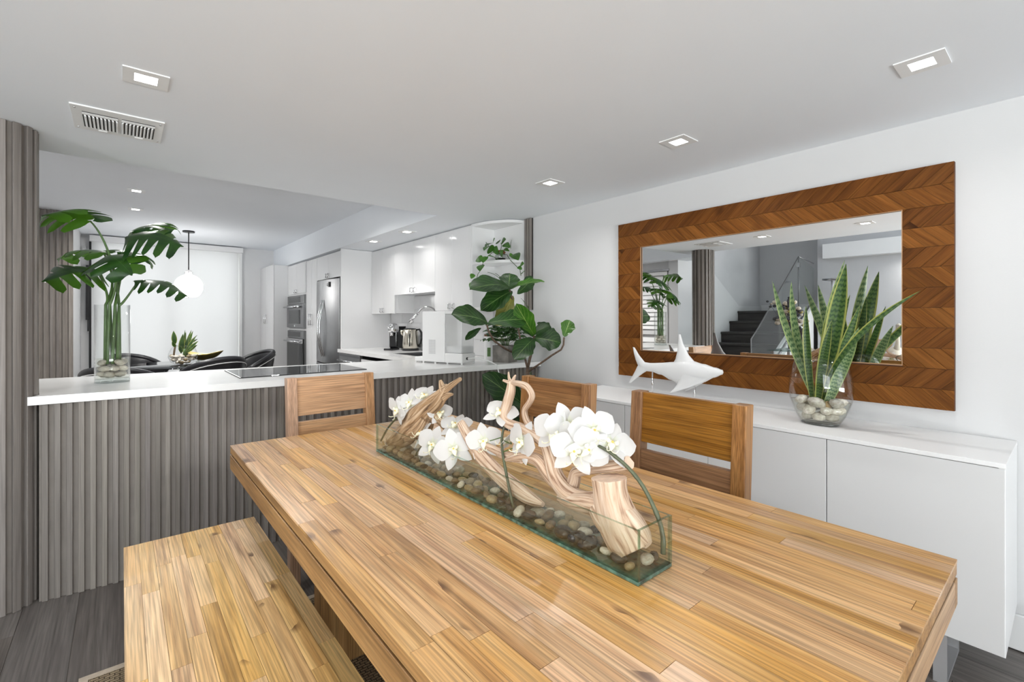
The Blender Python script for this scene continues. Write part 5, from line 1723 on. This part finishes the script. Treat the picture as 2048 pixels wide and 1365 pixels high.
branch([root, (1060, 900), (1057, 800), (1055, 760), (1055, 738)], 0.016, 0.012, 'trunk')
branch([(1055, 738), (1062, 708), (1068, 690), (1068, 672)], 0.011, 0.008)
branch([(1055, 745), (1080, 728, -0.1), (1104, 711, -0.22), (1122, 700, -0.28), (1127, 690, -0.3), (1128, 675, -0.3)], 0.0075, 0.006)
branch([(1055, 738), (1046, 700, 0.06), (1040, 676, 0.08), (1034, 645, 0.08), (1025, 600, 0.06), (1018, 575, 0.04)], 0.008, 0.006)
branch([(1048, 715, 0.05), (1010, 698, 0.02), (988, 682, 0.0), (978, 665, -0.02), (973, 648, -0.03)], 0.008, 0.006)
FIG = [  # base, tip, depth offsets, width, normal, mat, droop
    ((1022, 577), (940, 580), 0.04, -0.10, 0.19, (-0.35, -0.70, 0.62), 0, 0.08),
    ((1017, 580), (1020, 547), 0.04, 0.05, 0.165, (-0.55, -0.80, 0.2), 0, 0.02),
    ((1020, 579), (1089, 564), 0.04, -0.06, 0.12, (-0.2, -0.35, 0.92), 1, 0.08),
    ((1034, 588), (1066, 556), 0.08, 0.10, 0.12, (0.6, -0.45, 0.5), 0, 0.05),
    ((1024, 582), (962, 622), 0.06, 0.02, 0.17, (-0.55, -0.75, 0.25), 0, 0.08),
    ((1026, 592), (992, 652), 0.07, 0.04, 0.15, (-0.2, -0.8, 0.1), 2, 0.06),
    ((976, 646), (903, 630), -0.03, -0.10, 0.17, (-0.5, -0.75, 0.42), 0, 0.08),
    ((976, 646), (1052, 640), -0.03, -0.05, 0.16, (-0.5, -0.75, 0.40), 0, 0.06),
    ((1069, 672), (1032, 608), 0.0, -0.08, 0.155, (-0.75, -0.60, 0.22), 1, 0.06),
    ((1068, 676), (1122, 686), 0.0, -0.14, 0.20, (-0.55, -0.70, 0.45), 0, 0.05),
    ((1128, 674), (1140, 641), -0.30, -0.30, 0.115, (-0.6, -0.75, 0.2), 1, 0.02),
    ((1068, 677), (1028, 720), 0.0, -0.08, 0.165, (-0.6, -0.75, 0.30), 0, 0.08),
    ((1074, 646), (1103, 664), 0.08, 0.04, 0.10, (-0.5, -0.6, 0.6), 0, 0.08),
    ((1067, 674), (1032, 645), 0.02, -0.02, 0.10, (-0.75, -0.4, 0.5), 0, 0.06),
    ((962, 656), (931, 681), 0.0, -0.04, 0.06, (-0.7, -0.6, 0.3), 0, 0.04),
    ((1042, 597), (1061, 630), 0.08, 0.06, 0.07, (0.7, -0.5, 0.2), 0, 0.05),
    ((1060, 672), (1099, 652), 0.02, -0.06, 0.10, (-0.4, -0.6, 0.6), 0, 0.08),
    ((1054, 815), (964, 750), 0.03, 0.08, 0.22, (-0.6, -0.75, 0.3), 0, 0.06),
    ((1052, 835), (990, 815), 0.02, -0.03, 0.08, (-0.3, -0.5, 0.8), 0, 0.10),
    ((1055, 855), (976, 825), 0.02, 0.05, 0.09, (-0.3, -0.5, 0.8), 0, 0.10),
    ((1052, 830), (1018, 806), 0.0, -0.08, 0.08, (-0.3, -0.6, 0.6), 0, 0.08),
    ((1057, 768), (1061, 742), 0.06, 0.06, 0.07, (0.6, -0.6, 0.3), 0, 0.04),
]
for (b_, t_, o1, o2, wd, nrm, mi, dr_) in FIG:
    leaf(fg, fp(*b_, o1), fp(*t_, o2), nrm, wd, p_fiddle, (fig_green, fig_bright, fig_yellow)[mi], droop=dr_, fold=0.05, nt=18, ns=10, ripple=0.022, cup=0.10)

# ================================================================== BOWL AND DISH ON THE BREAKFAST TABLE
KB = Vector((kx - 0.02, ky - 0.10, 0.74))
fb = thing('plant_bowl', 'round fishbowl of pebbles and small variegated plants on the glass table', 'vase', tuple(KB))
MB().lathe([(0.07, 0.0), (0.12, 0.035), (0.142, 0.09), (0.14, 0.13), (0.115, 0.19), (0.085, 0.222)], KB, 36).build('glass', glass_clear, fb)
r = random.Random(31)
for lv_, (rad, cnt, z) in enumerate(((0.05, 6, 0.03), (0.095, 11, 0.062), (0.105, 11, 0.10))):
    for k in range(cnt):
        a = 2 * pi * (k + 0.5 * lv_) / cnt
        pebble('pale' if k % 4 else 'tan', KB + Vector((rad * cos(a), rad * sin(a), z)), r.uniform(0.024, 0.034), r, 'small %s pebble in the %s layer inside the fishbowl on the glass table' % ('beige' if k % 4 else 'tan', ('bottom', 'middle', 'top')[lv_]), '%s pebbles in the fishbowl' % ('bottom', 'middle', 'top')[lv_])
dp = thing('variegated_plant', 'small variegated spiky plant growing from the fishbowl by the shade', 'plant', tuple(KB + Vector((0, 0, 0.13))))


def kp(px, py, dy=0.0): return spot(px, py, Y=KB.y + dy)


for (b_, t_, w_, o) in (((350, 690), (347, 662), .075, 0), ((351, 695), (344, 684), .05, -.02), ((362, 708), (366, 668), .085, 0), ((368, 705), (378, 672), .06, .02), ((370, 702), (386, 662), .05, .04), ((372, 702), (392, 673), .045, 0), ((374, 703), (397, 682), .05, -.03), ((366, 700), (372, 664), .035, .05), ((370, 695), (395, 670), .03, .06), ((376, 690), (396, 678), .03, .03), ((370, 690), (383, 660), .03, .08), ((364, 706), (359, 690), .06, -.04), ((372, 706), (395, 690), .06, -.02), ((368, 690), (370, 660), .028, .03)):
    leaf(dp, kp(*b_, o * 0.3), kp(*t_, o), (-0.2 + 6 * o, -1, 0.25), w_ * 0.72, p_lance, dracaena, droop=0.05, fold=0.08, nt=8, ns=4)
MB().tube([kp(347, 715), kp(349, 700), kp(351, 690)], 0.010, 8).build('stem', pbr('woody_stem', (0.2, 0.14, 0.08), 0.8, noise=0.3), dp)
for k in range(5):
    MB().tube([kp(366 + k * 2, 715, 0.02 * k - 0.04), kp(368 + k * 2, 698, 0.02 * k - 0.04)], 0.006, 6).build('stem', stem_green, dp)
ds = thing('brass_dish', 'pointed brass leaf dish beside the fishbowl on the glass table', 'dish', (kx + 0.19, ky + 0.10, 0.74))
brass = pbr('brass', (0.46, 0.36, 0.14), 0.32, 0.9, noise=0.15)
DC = (kx + 0.19, ky + 0.10, 0.76)


def dish(u, v):
    # a leaf-shaped bowl with two raised points
    a = 2 * pi * v
    r_ = u ** 0.8
    x, y = 0.205 * r_ * cos(a) * (1 + 0.25 * abs(cos(a)) ** 6), 0.10 * r_ * sin(a)
    z = 0.115 * u * u * (0.62 + 0.38 * abs(cos(a)) ** 3) + 0.01
    q = 0.75
    return (DC[0] + x * cos(q) * 1.0 + y * sin(q), DC[1] - x * sin(q) + y * cos(q), DC[2] + z)


MB().grid(dish, 10, 36, uv=False).build('bowl', brass, ds, solid=0.004)
MB().lathe([(0.07, 0), (0.07, 0.022), (0.05, 0.032)], (kx + 0.19, ky + 0.10, 0.74), 24).build('foot', clear('dish_foot', (0.8, 0.82, 0.8), 0.15, 0.8), ds)

# ================================================================== CENTREPIECE ON THE DINING TABLE
CX0, CX1, CY0, CY1, CZ0, CZ1, GT = 0.728, 0.840, 0.513, 1.668, TZ + 0.0005, TZ + 0.1025, 0.006
CXM = (CX0 + CX1) / 2
tr = thing('glass_trough', 'long rectangular glass trough planter filled with water on the dining table', 'planter', (CXM, (CY0 + CY1) / 2, CZ0))


def pane(a, b, ax):
    mb = MB()
    mb.box(a, b)
    for i in range(6):
        f = mb.f[i]
        n = (mb.v[f[1]] - mb.v[f[0]]).cross(mb.v[f[2]] - mb.v[f[1]]).normalized()
        mb.m[i] = 0 if abs(n[ax]) > 0.9 else 1
    return mb.build('pane', [glass_pane, glass_edge], tr)


base_glass = pbr('green_glass_base', (0.085, 0.17, 0.135), 0.06, noise=0.7, nscale=55, coat=0.4)
BT = 0.0075
box('base', (CX0, CY0, CZ0), (CX1, CY1, CZ0 + BT), base_glass, tr, 0.0015)
pane((CX0, CY0, CZ0 + BT), (CX0 + GT, CY1, CZ1), 0)
pane((CX1 - GT, CY0, CZ0 + BT), (CX1, CY1, CZ1), 0)
pane((CX0 + GT, CY0, CZ0 + BT), (CX1 - GT, CY0 + GT, CZ1), 1)
pane((CX0 + GT, CY1 - GT, CZ0 + BT), (CX1 - GT, CY1, CZ1), 1)
WL = TZ + 0.036
box('water', (CX0 + GT + 0.0003, CY0 + GT + 0.0003, CZ0 + BT + 0.0003), (CX1 - GT - 0.0003, CY1 - GT - 0.0003, WL), trough_water, tr)

r = random.Random(77)
y = CY0 + 0.03
big = 0
while y < CY1 - 0.03:
    for x in (CX0 + 0.025, CXM + r.uniform(-0.006, 0.006), CX1 - 0.025):
        kind = r.choice(['brown', 'brown', 'tan', 'black', 'brown', 'pale', 'tan'])
        rad = r.uniform(0.0125, 0.020)
        if abs(x - CX0 - 0.025) < 0.001 and 0.62 < y < 0.75: kind, rad = 'black', 0.023
        q_ = (y - CY0) / (CY1 - CY0)
        where = ('at the near end', 'right of the upright stem', 'around the diagonal stick', 'below the left orchids', 'at the far end')[min(4, int(q_ * 5))]
        nm = {'brown': 'brown', 'tan': 'tan', 'black': 'black', 'pale': 'pale'}[kind]
        pebble(kind, (x + r.uniform(-0.003, 0.003), y + r.uniform(-0.006, 0.006), CZ0 + BT + rad * 0.52 + r.uniform(0, 0.006)), rad, r, '%s polished pebble lying %s of the glass trough' % (('large black' if rad > 0.0225 else nm), where), '%s pebbles %s of the trough' % (('large black' if rad > 0.0225 else nm), where), squash=0.95)
    y += r.uniform(0.032, 0.040)


def drift_mat(name, a, b, c):
    m, N, L, P = base_mat(name)
    P.inputs['Roughness'].default_value = 0.72
    uv = N.new('ShaderNodeUVMap'); uv.uv_map = 'UVMap'
    mp = N.new('ShaderNodeMapping'); mp.inputs['Scale'].default_value = (20, 1.6, 1)
    L.new(uv.outputs[0], mp.inputs['Vector'])
    n1 = N.new('ShaderNodeTexNoise'); n1.inputs['Scale'].default_value = 1.0; n1.inputs['Detail'].default_value = 6; n1.inputs['Distortion'].default_value = 0.5
    L.new(mp.outputs[0], n1.inputs['Vector'])
    rp = N.new('ShaderNodeValToRGB'); rp.color_ramp.elements.new(0.5)
    for e, p, cc in zip(rp.color_ramp.elements, (0.30, 0.47, 0.66), (a, b, c)): e.position = p; e.color = (*cc, 1)
    L.new(n1.outputs['Fac'], rp.inputs[0]); L.new(rp.outputs[0], P.inputs['Base Color'])
    bp_ = N.new('ShaderNodeBump'); bp_.inputs['Strength'].default_value = 0.8; bp_.inputs['Distance'].default_value = 0.004
    L.new(n1.outputs['Fac'], bp_.inputs['Height']); L.new(bp_.outputs[0], P.inputs['Normal'])
    return m


drift_pale = drift_mat('driftwood_pale', (0.20, 0.095, 0.05), (0.55, 0.385, 0.27), (0.69, 0.55, 0.43))
drift_brown = drift_mat('driftwood_brown', (0.085, 0.045, 0.022), (0.36, 0.225, 0.12), (0.58, 0.43, 0.29))
cut_wood = pbr('cut_wood', (0.66, 0.48, 0.36), 0.7, noise=0.15, nscale=60)


def cp3(px, py, dx=0.0): return spot(px, py, X=CXM + dx)


def limb(mb, pts, n=16, ridge=0.16, seed=1, caps=True, flat=1.0, mi=0):
    """gnarled limb: pts = (px, py, dx, radius m)"""
    P_ = smooth_path([(cp3(a, b, c), d) for a, b, c, d in pts])
    vs, fs, uvs = [], [], []
    prev = None
    k = len(P_)
    s = 0.0
    for i, (p, rad) in enumerate(P_):
        t = (P_[min(i + 1, k - 1)][0] - P_[max(i - 1, 0)][0]).normalized()
        if i: s += (p - P_[i - 1][0]).length
        if prev is None:
            u = t.cross(Vector((0.3, 0.2, 1)))
        else:
            u = prev - t * prev.dot(t)
        u.normalize(); w = t.cross(u); prev = u
        for j in range(n + 1):
            a = 2 * pi * (j % n) / n
            nn = mnoise.noise(Vector((cos(a) * 1.6 + seed * 7.1, sin(a) * 1.6, s * 5.0)))
            n2 = mnoise.noise(Vector((cos(a) * 4.5, sin(a) * 4.5 + seed * 3.7, s * 9.0)))
            rr1 = rad * (1 + ridge * nn * 1.5 + ridge * 0.6 * n2)
            vs.append(p + (u * cos(a) + w * sin(a) * flat) * rr1)
            uvs.append((j / n, s * 6.0))
    m_ = n + 1
    for i in range(k - 1):
        for j in range(n):
            fs.append((i * m_ + j, i * m_ + j + 1, (i + 1) * m_ + j + 1, (i + 1) * m_ + j))
    if caps:
        fs.append(tuple(range(n - 1, -1, -1))); fs.append(tuple((k - 1) * m_ + j for j in range(n)))
    mb.add(vs, fs, mi, True, uvs)
    if caps:
        mb.m[-1] = 1; mb.m[-2] = 1; mb.sm[-1] = mb.sm[-2] = False
    return mb


def driftwood(label, limbs, mat, seed, name='driftwood'):
    t = thing(name, label, 'driftwood', tuple(cp3(*limbs[0][1][0][:3])), None)
    for i, (nm, pts, kw) in enumerate(limbs):
        limb(MB(), pts, seed=seed + i, **kw).build(nm, [mat, cut_wood if mat is drift_pale else mat], t)
    return t


driftwood('gnarled brown driftwood stump with forked tip at the far end of the trough', [
    ('trunk', [(782, 888, 0.0, 0.022), (812, 866, 0.0, 0.036), (838, 838, 0.0, 0.034), (858, 815, 0.0, 0.026), (876, 798, 0.0, 0.022), (888, 782, 0.0, 0.014), (893, 774, 0.0, 0.010)], dict(ridge=0.34, n=22)),
    ('spur', [(815, 872, -0.01, 0.020), (840, 858, -0.012, 0.026), (852, 838, -0.005, 0.018)], dict(ridge=0.3)),
    ('spur', [(838, 870, 0.01, 0.016), (852, 850, 0.01, 0.022), (856, 826, 0.005, 0.014)], dict(ridge=0.3)),
    ('fork', [(888, 784, 0.0, 0.013), (884, 772, 0.0, 0.010), (881, 761, 0.0, 0.005)], dict(ridge=0.25)),
    ('fork', [(890, 782, 0.0, 0.012), (904, 771, 0.0, 0.009), (921, 759, 0.0, 0.006)], dict(ridge=0.25)),
    ('spur', [(888, 796, 0.0, 0.011), (897, 790, 0.0, 0.008), (905, 789, 0.0, 0.004)], dict(ridge=0.25)),
    ('spur', [(862, 830, 0.0, 0.013), (878, 840, 0.01, 0.011), (890, 852, 0.02, 0.010), (897, 868, 0.02, 0.007)], dict(ridge=0.25))], drift_brown, 3)
driftwood('straight pale driftwood stick leaning diagonally in the middle of the trough', [
    ('stick', [(922, 846, -0.01, 0.013), (942, 880, -0.01, 0.016), (965, 915, -0.01, 0.018), (998, 950, -0.008, 0.019), (1030, 976, -0.005, 0.022), (1060, 998, -0.005, 0.018), (1086, 1010, -0.005, 0.006)], dict(ridge=0.22, n=18))], drift_pale, 11)
driftwood('tall curly pale driftwood branch looping above the orchids', [
    ('stem', [(1022, 762, 0.01, 0.008), (1021, 782, 0.01, 0.012), (1014, 808, 0.01, 0.0125), (1008, 832, 0.0, 0.012), (1018, 848, 0.0, 0.0125), (1042, 858, 0.0, 0.0135), (1070, 872, 0.0, 0.014), (1092, 890, 0.0, 0.016), (1102, 920, 0.0, 0.018), (1112, 955, 0.0, 0.020), (1135, 985, 0.0, 0.021), (1165, 1000, 0.0, 0.020), (1205, 998, 0.0, 0.018)], dict(ridge=0.16, n=18)),
    ('loop', [(1024, 766, 0.01, 0.006), (1038, 768, 0.01, 0.0075), (1054, 774, 0.012, 0.0085), (1064, 790, 0.012, 0.0085), (1060, 804, 0.012, 0.008), (1050, 820, 0.012, 0.008), (1052, 838, 0.01, 0.008), (1062, 855, 0.008, 0.0085), (1082, 878, 0.0, 0.009)], dict(ridge=0.14)),
    ('twig', [(1024, 768, 0.01, 0.006), (1014, 764, 0.0, 0.0045), (1006, 761, -0.01, 0.003)], dict(ridge=0.2)),
    ('twig', [(1022, 768, 0.01, 0.006), (1018, 756, 0.01, 0.004), (1017, 744, 0.01, 0.002)], dict(ridge=0.2)),
    ('twig', [(1024, 766, 0.01, 0.006), (1028, 757, 0.02, 0.005), (1031, 751, 0.02, 0.002)], dict(ridge=0.3)),
    ('arm', [(1008, 921, -0.02, 0.004), (1030, 916, -0.015, 0.009), (1055, 914, -0.01, 0.014), (1078, 922, -0.005, 0.016), (1095, 945, 0.0, 0.017), (1112, 968, 0.0, 0.015)], dict(ridge=0.2)),
    ('arm', [(968, 890, 0.0, 0.008), (990, 900, 0.0, 0.010), (1015, 912, -0.005, 0.011), (1045, 918, -0.008, 0.010)], dict(ridge=0.25)),
    ('spike', [(1100, 930, 0.0, 0.011), (1101, 916, 0.0, 0.009), (1102, 903, 0.0, 0.004)], dict(ridge=0.2)),
    ('base_arm', [(1124, 995, 0.0, 0.015), (1150, 1004, -0.01, 0.018), (1185, 1010, -0.01, 0.019), (1215, 1020, -0.005, 0.016)], dict(ridge=0.24))], drift_pale, 23)
driftwood('short pale side branch with a broken bark covered end beside the cut log', [
    ('branch', [(1140, 985, 0.01, 0.016), (1147, 962, 0.015, 0.015), (1152, 945, 0.02, 0.013), (1172, 941, 0.025, 0.012), (1205, 936, 0.03, 0.013), (1235, 932, 0.035, 0.013), (1258, 927, 0.035, 0.014)], dict(ridge=0.2))], drift_pale, 41)
driftwood('thick pale driftwood log with a flat sawn top at the near end of the trough', [
    ('log', [(1218, 956, 0.0, 0.0355), (1220, 975, 0.0, 0.034), (1224, 1000, 0.0, 0.036), (1232, 1030, 0.0, 0.040), (1244, 1058, 0.0, 0.042), (1258, 1083, 0.0, 0.042), (1268, 1103, 0.0, 0.036)], dict(ridge=0.10, n=28)),
    ('flare', [(1240, 1015, 0.004, 0.022), (1262, 1048, 0.006, 0.027), (1284, 1076, 0.006, 0.022), (1297, 1090, 0.006, 0.010)], dict(ridge=0.14)),
    ('spur', [(1192, 1012, -0.01, 0.018), (1210, 1036, -0.010, 0.024), (1230, 1062, -0.012, 0.022), (1250, 1086, -0.012, 0.014)], dict(ridge=0.16))], drift_pale, 57)

# ------------------------------------------------------------------ orchids
pm, N, L, P = base_mat('orchid_petal')
P.inputs['Roughness'].default_value = 0.55
uv = N.new('ShaderNodeUVMap'); uv.uv_map = 'UVMap'
sp = N.new('ShaderNodeSeparateXYZ'); L.new(uv.outputs[0], sp.inputs[0])
rp = N.new('ShaderNodeValToRGB'); rp.color_ramp.elements[0].color = (0.72, 0.76, 0.52, 1); rp.color_ramp.elements[1].color = (0.745, 0.74, 0.73, 1)
rp.color_ramp.elements[1].position = 0.30
L.new(sp.outputs[1], rp.inputs[0]); L.new(rp.outputs[0], P.inputs['Base Color'])
tl = N.new('ShaderNodeBsdfTranslucent'); L.new(rp.outputs[0], tl.inputs[0])
mx = N.new('ShaderNodeMixShader'); mx.inputs[0].default_value = 0.35
L.new(P.outputs[0], mx.inputs[1]); L.new(tl.outputs[0], mx.inputs[2]); L.new(mx.outputs[0], N['Material Output'].inputs[0])
petal_white = pm
lip_mat = pbr('orchid_lip', (0.85, 0.82, 0.62), 0.5, noise=0.12, nscale=80)
lip_yellow = pbr('orchid_throat', (0.72, 0.48, 0.10), 0.5, noise=0.2, nscale=90)
spike_green = pbr('flower_spike', (0.075, 0.085, 0.045), 0.42, noise=0.3, nscale=40)


def p_petal(t): return max(0.03, snn(pi * min(1.0, t ** 0.72)) ** 0.62) * (0.42 + 0.58 * min(1, t * 1.7))
def p_sepal(t): return max(0.03, snn(pi * t ** 0.85) ** 0.75)


def flower(parent, c, face, roll, R_, rr_):
    R_ *= 1.12
    c = Vector(c); f = Vector(face).normalized()
    up = Vector((0, 0, 1)) - f * f.z
    up = up.normalized() if up.length > 0.1 else Vector((0, 1, 0))
    side = up.cross(f).normalized()
    up, side = up * cos(roll) + side * sin(roll), side * cos(roll) - up * sin(roll)
    mb = MB()
    mb.ball(c + f * 0.006, 0.0075, 10, 8)
    mb.tube(bez(c + f * 0.004 - up * 0.003, c + f * 0.018 - up * 0.008, c + f * 0.014 - up * 0.022, 6), [0.004, 0.008, 0.009, 0.008, 0.006, 0.004, 0.002], 8, flat=0.7)
    for s_ in (-1, 1):
        mb.tube(bez(c + f * 0.006 + side * s_ * 0.003, c + f * 0.016 + side * s_ * 0.014, c + f * 0.012 + side * s_ * 0.010 + up * 0.007, 6), [0.002, 0.004, 0.005, 0.005, 0.004, 0.003, 0.0015], 7)
        mb.tube(bez(c + f * 0.014 - up * 0.021, c + f * 0.022 - up * 0.034 + side * s_ * 0.012, c + f * 0.030 - up * 0.024 + side * s_ * 0.012, 6), 0.0011, 5)
    b0 = len(mb.f)
    mb.ball(c + f * 0.0135 + up * 0.0005, 0.0028, 8, 6, mi=1)
    fl_ = mb.build('flower', [lip_mat, lip_yellow], parent)
    for i, (ang, ln, wd, pf, lift) in enumerate(((radians(72), 1.0, 1.10, p_petal, 0.10), (radians(-72), 1.0, 1.10, p_petal, 0.10), (0, 0.98, 0.62, p_sepal, 0.02), (radians(142), 0.98, 0.56, p_sepal, 0.02), (radians(-142), 0.98, 0.56, p_sepal, 0.02))):
        ang += rr_.uniform(-0.10, 0.10)
        d = up * cos(ang) + side * sin(ang)
        big_ = i < 2
        tip = c + d * ln * R_ + f * R_ * (lift + rr_.uniform(-0.14, 0.10))
        leaf(fl_, c + f * (0.0035 if big_ else 0.0005), tip, f, wd * R_, pf, petal_white, droop=0.10 if big_ else 0.06, fold=0.0, nt=10, ns=6, name='petal' if big_ else 'sepal', ripple=0.012, cup=-0.12 + rr_.uniform(-0.05, 0.1))
    return fl_


def spray(label, stem, rad, flowers, seed, twigs=()):
    rr_ = random.Random(seed)
    pts = [cp3(*p) for p in stem]
    t = thing('orchid_spray', label, 'orchid', tuple(pts[0]), 'white moth orchid sprays')
    P_ = [p for p, _ in smooth_path([(p, 1.0) for p in pts], 6)]
    n = len(P_)
    MB().tube(P_, [rad * (1 - 0.35 * i / (n - 1)) * (1.18 if i % 9 == 4 else 1) for i in range(n)], 9).build('stem', spike_green, t)
    for (px, py, dx, face, roll, R_) in flowers:
        c = cp3(px, py, dx)
        fl_ = flower(t, c, face, roll, R_, rr_)
        # short flower stalk back to the nearest point of the stem
        q = min(P_, key=lambda p: (p - c).length)
        if (q - c).length < 0.14:
            MB().tube(bez(c - Vector(face).normalized() * 0.002, c - Vector(face).normalized() * 0.02, q, 6), 0.0014, 6).build('stalk', stem_green, t)
    return t


spray('white orchid spray arching over from the near end of the trough above the cut log',
      [(1326, 1108, 0.03), (1326, 1075, 0.03), (1316, 1035, 0.03), (1290, 980, 0.028), (1262, 942, 0.02), (1235, 917, 0.012), (1208, 898, 0.0), (1170, 880, -0.005)], 0.0050,
      [(1149, 903, -0.03, (-0.75, -0.62, 0.2), 0.15, 0.052), (1186, 862, 0.005, (-0.5, -0.8, 0.3), -0.3, 0.050), (1221, 890, 0.025, (-0.25, -0.5, 0.45), 0.5, 0.052), (1176, 896, -0.012, (-0.6, -0.7, -0.1), 0.9, 0.046)], 1)
spray('white orchid spray behind the loop of the curly driftwood, right of the middle',
      [(1132, 965, 0.03), (1110, 915, 0.032), (1092, 880, 0.03), (1090, 868, 0.02), (1110, 860, 0.0), (1130, 858, -0.01)], 0.0034,
      [(1111, 865, -0.02, (-0.85, -0.25, 0.15), 0.2, 0.052), (1136, 850, 0.0, (-0.5, -0.75, 0.15), -0.3, 0.050)], 2)
spray('white orchid spray on a thin dark upright stem in the middle of the trough',
      [(1027, 1016, -0.035), (1020, 985, -0.035), (1012, 945, -0.03), (1005, 905, -0.02), (1004, 875, -0.01), (1009, 852, 0.0), (1012, 838, 0.0)], 0.0042,
      [(1002, 828, 0.0, (-0.5, -0.35, 0.75), 0.4, 0.046), (969, 884, 0.0, (-0.75, -0.55, 0.3), -0.2, 0.050), (1047, 885, -0.012, (-0.95, 0.05, 0.1), 0.25, 0.052), (1020, 884, 0.02, (-0.2, 0.5, 0.4), 0.0, 0.045)], 3)
spray('white orchid spray resting over the front pane left of the diagonal stick',
      [(830, 928, 0.0), (834, 905, -0.01), (850, 890, -0.02), (878, 885, -0.03), (905, 886, -0.035)], 0.0034,
      [(908, 899, -0.045, (-0.62, -0.75, 0.35), -0.35, 0.055), (867, 890, -0.04, (-0.8, -0.5, 0.2), 0.25, 0.055), (846, 868, -0.02, (-0.75, 0.3, 0.5), 0.5, 0.050), (912, 853, 0.02, (-0.4, -0.3, 0.8), 0.1, 0.050)], 4)
spray('pale orchid spray drooping at the far left end over the brown driftwood',
      [(762, 882, -0.02), (775, 858, -0.02), (792, 838, -0.02), (812, 822, -0.018), (838, 818, -0.01), (856, 806, 0.0)], 0.0038,
      [(797, 820, -0.03, (-0.95, -0.1, -0.15), 0.4, 0.050), (822, 808, -0.01, (-0.75, -0.3, 0.45), -0.2, 0.052), (850, 795, 0.01, (-0.45, -0.35, 0.8), 0.3, 0.048), (880, 828, 0.02, (-0.4, -0.6, 0.5), 0.0, 0.040)], 5)
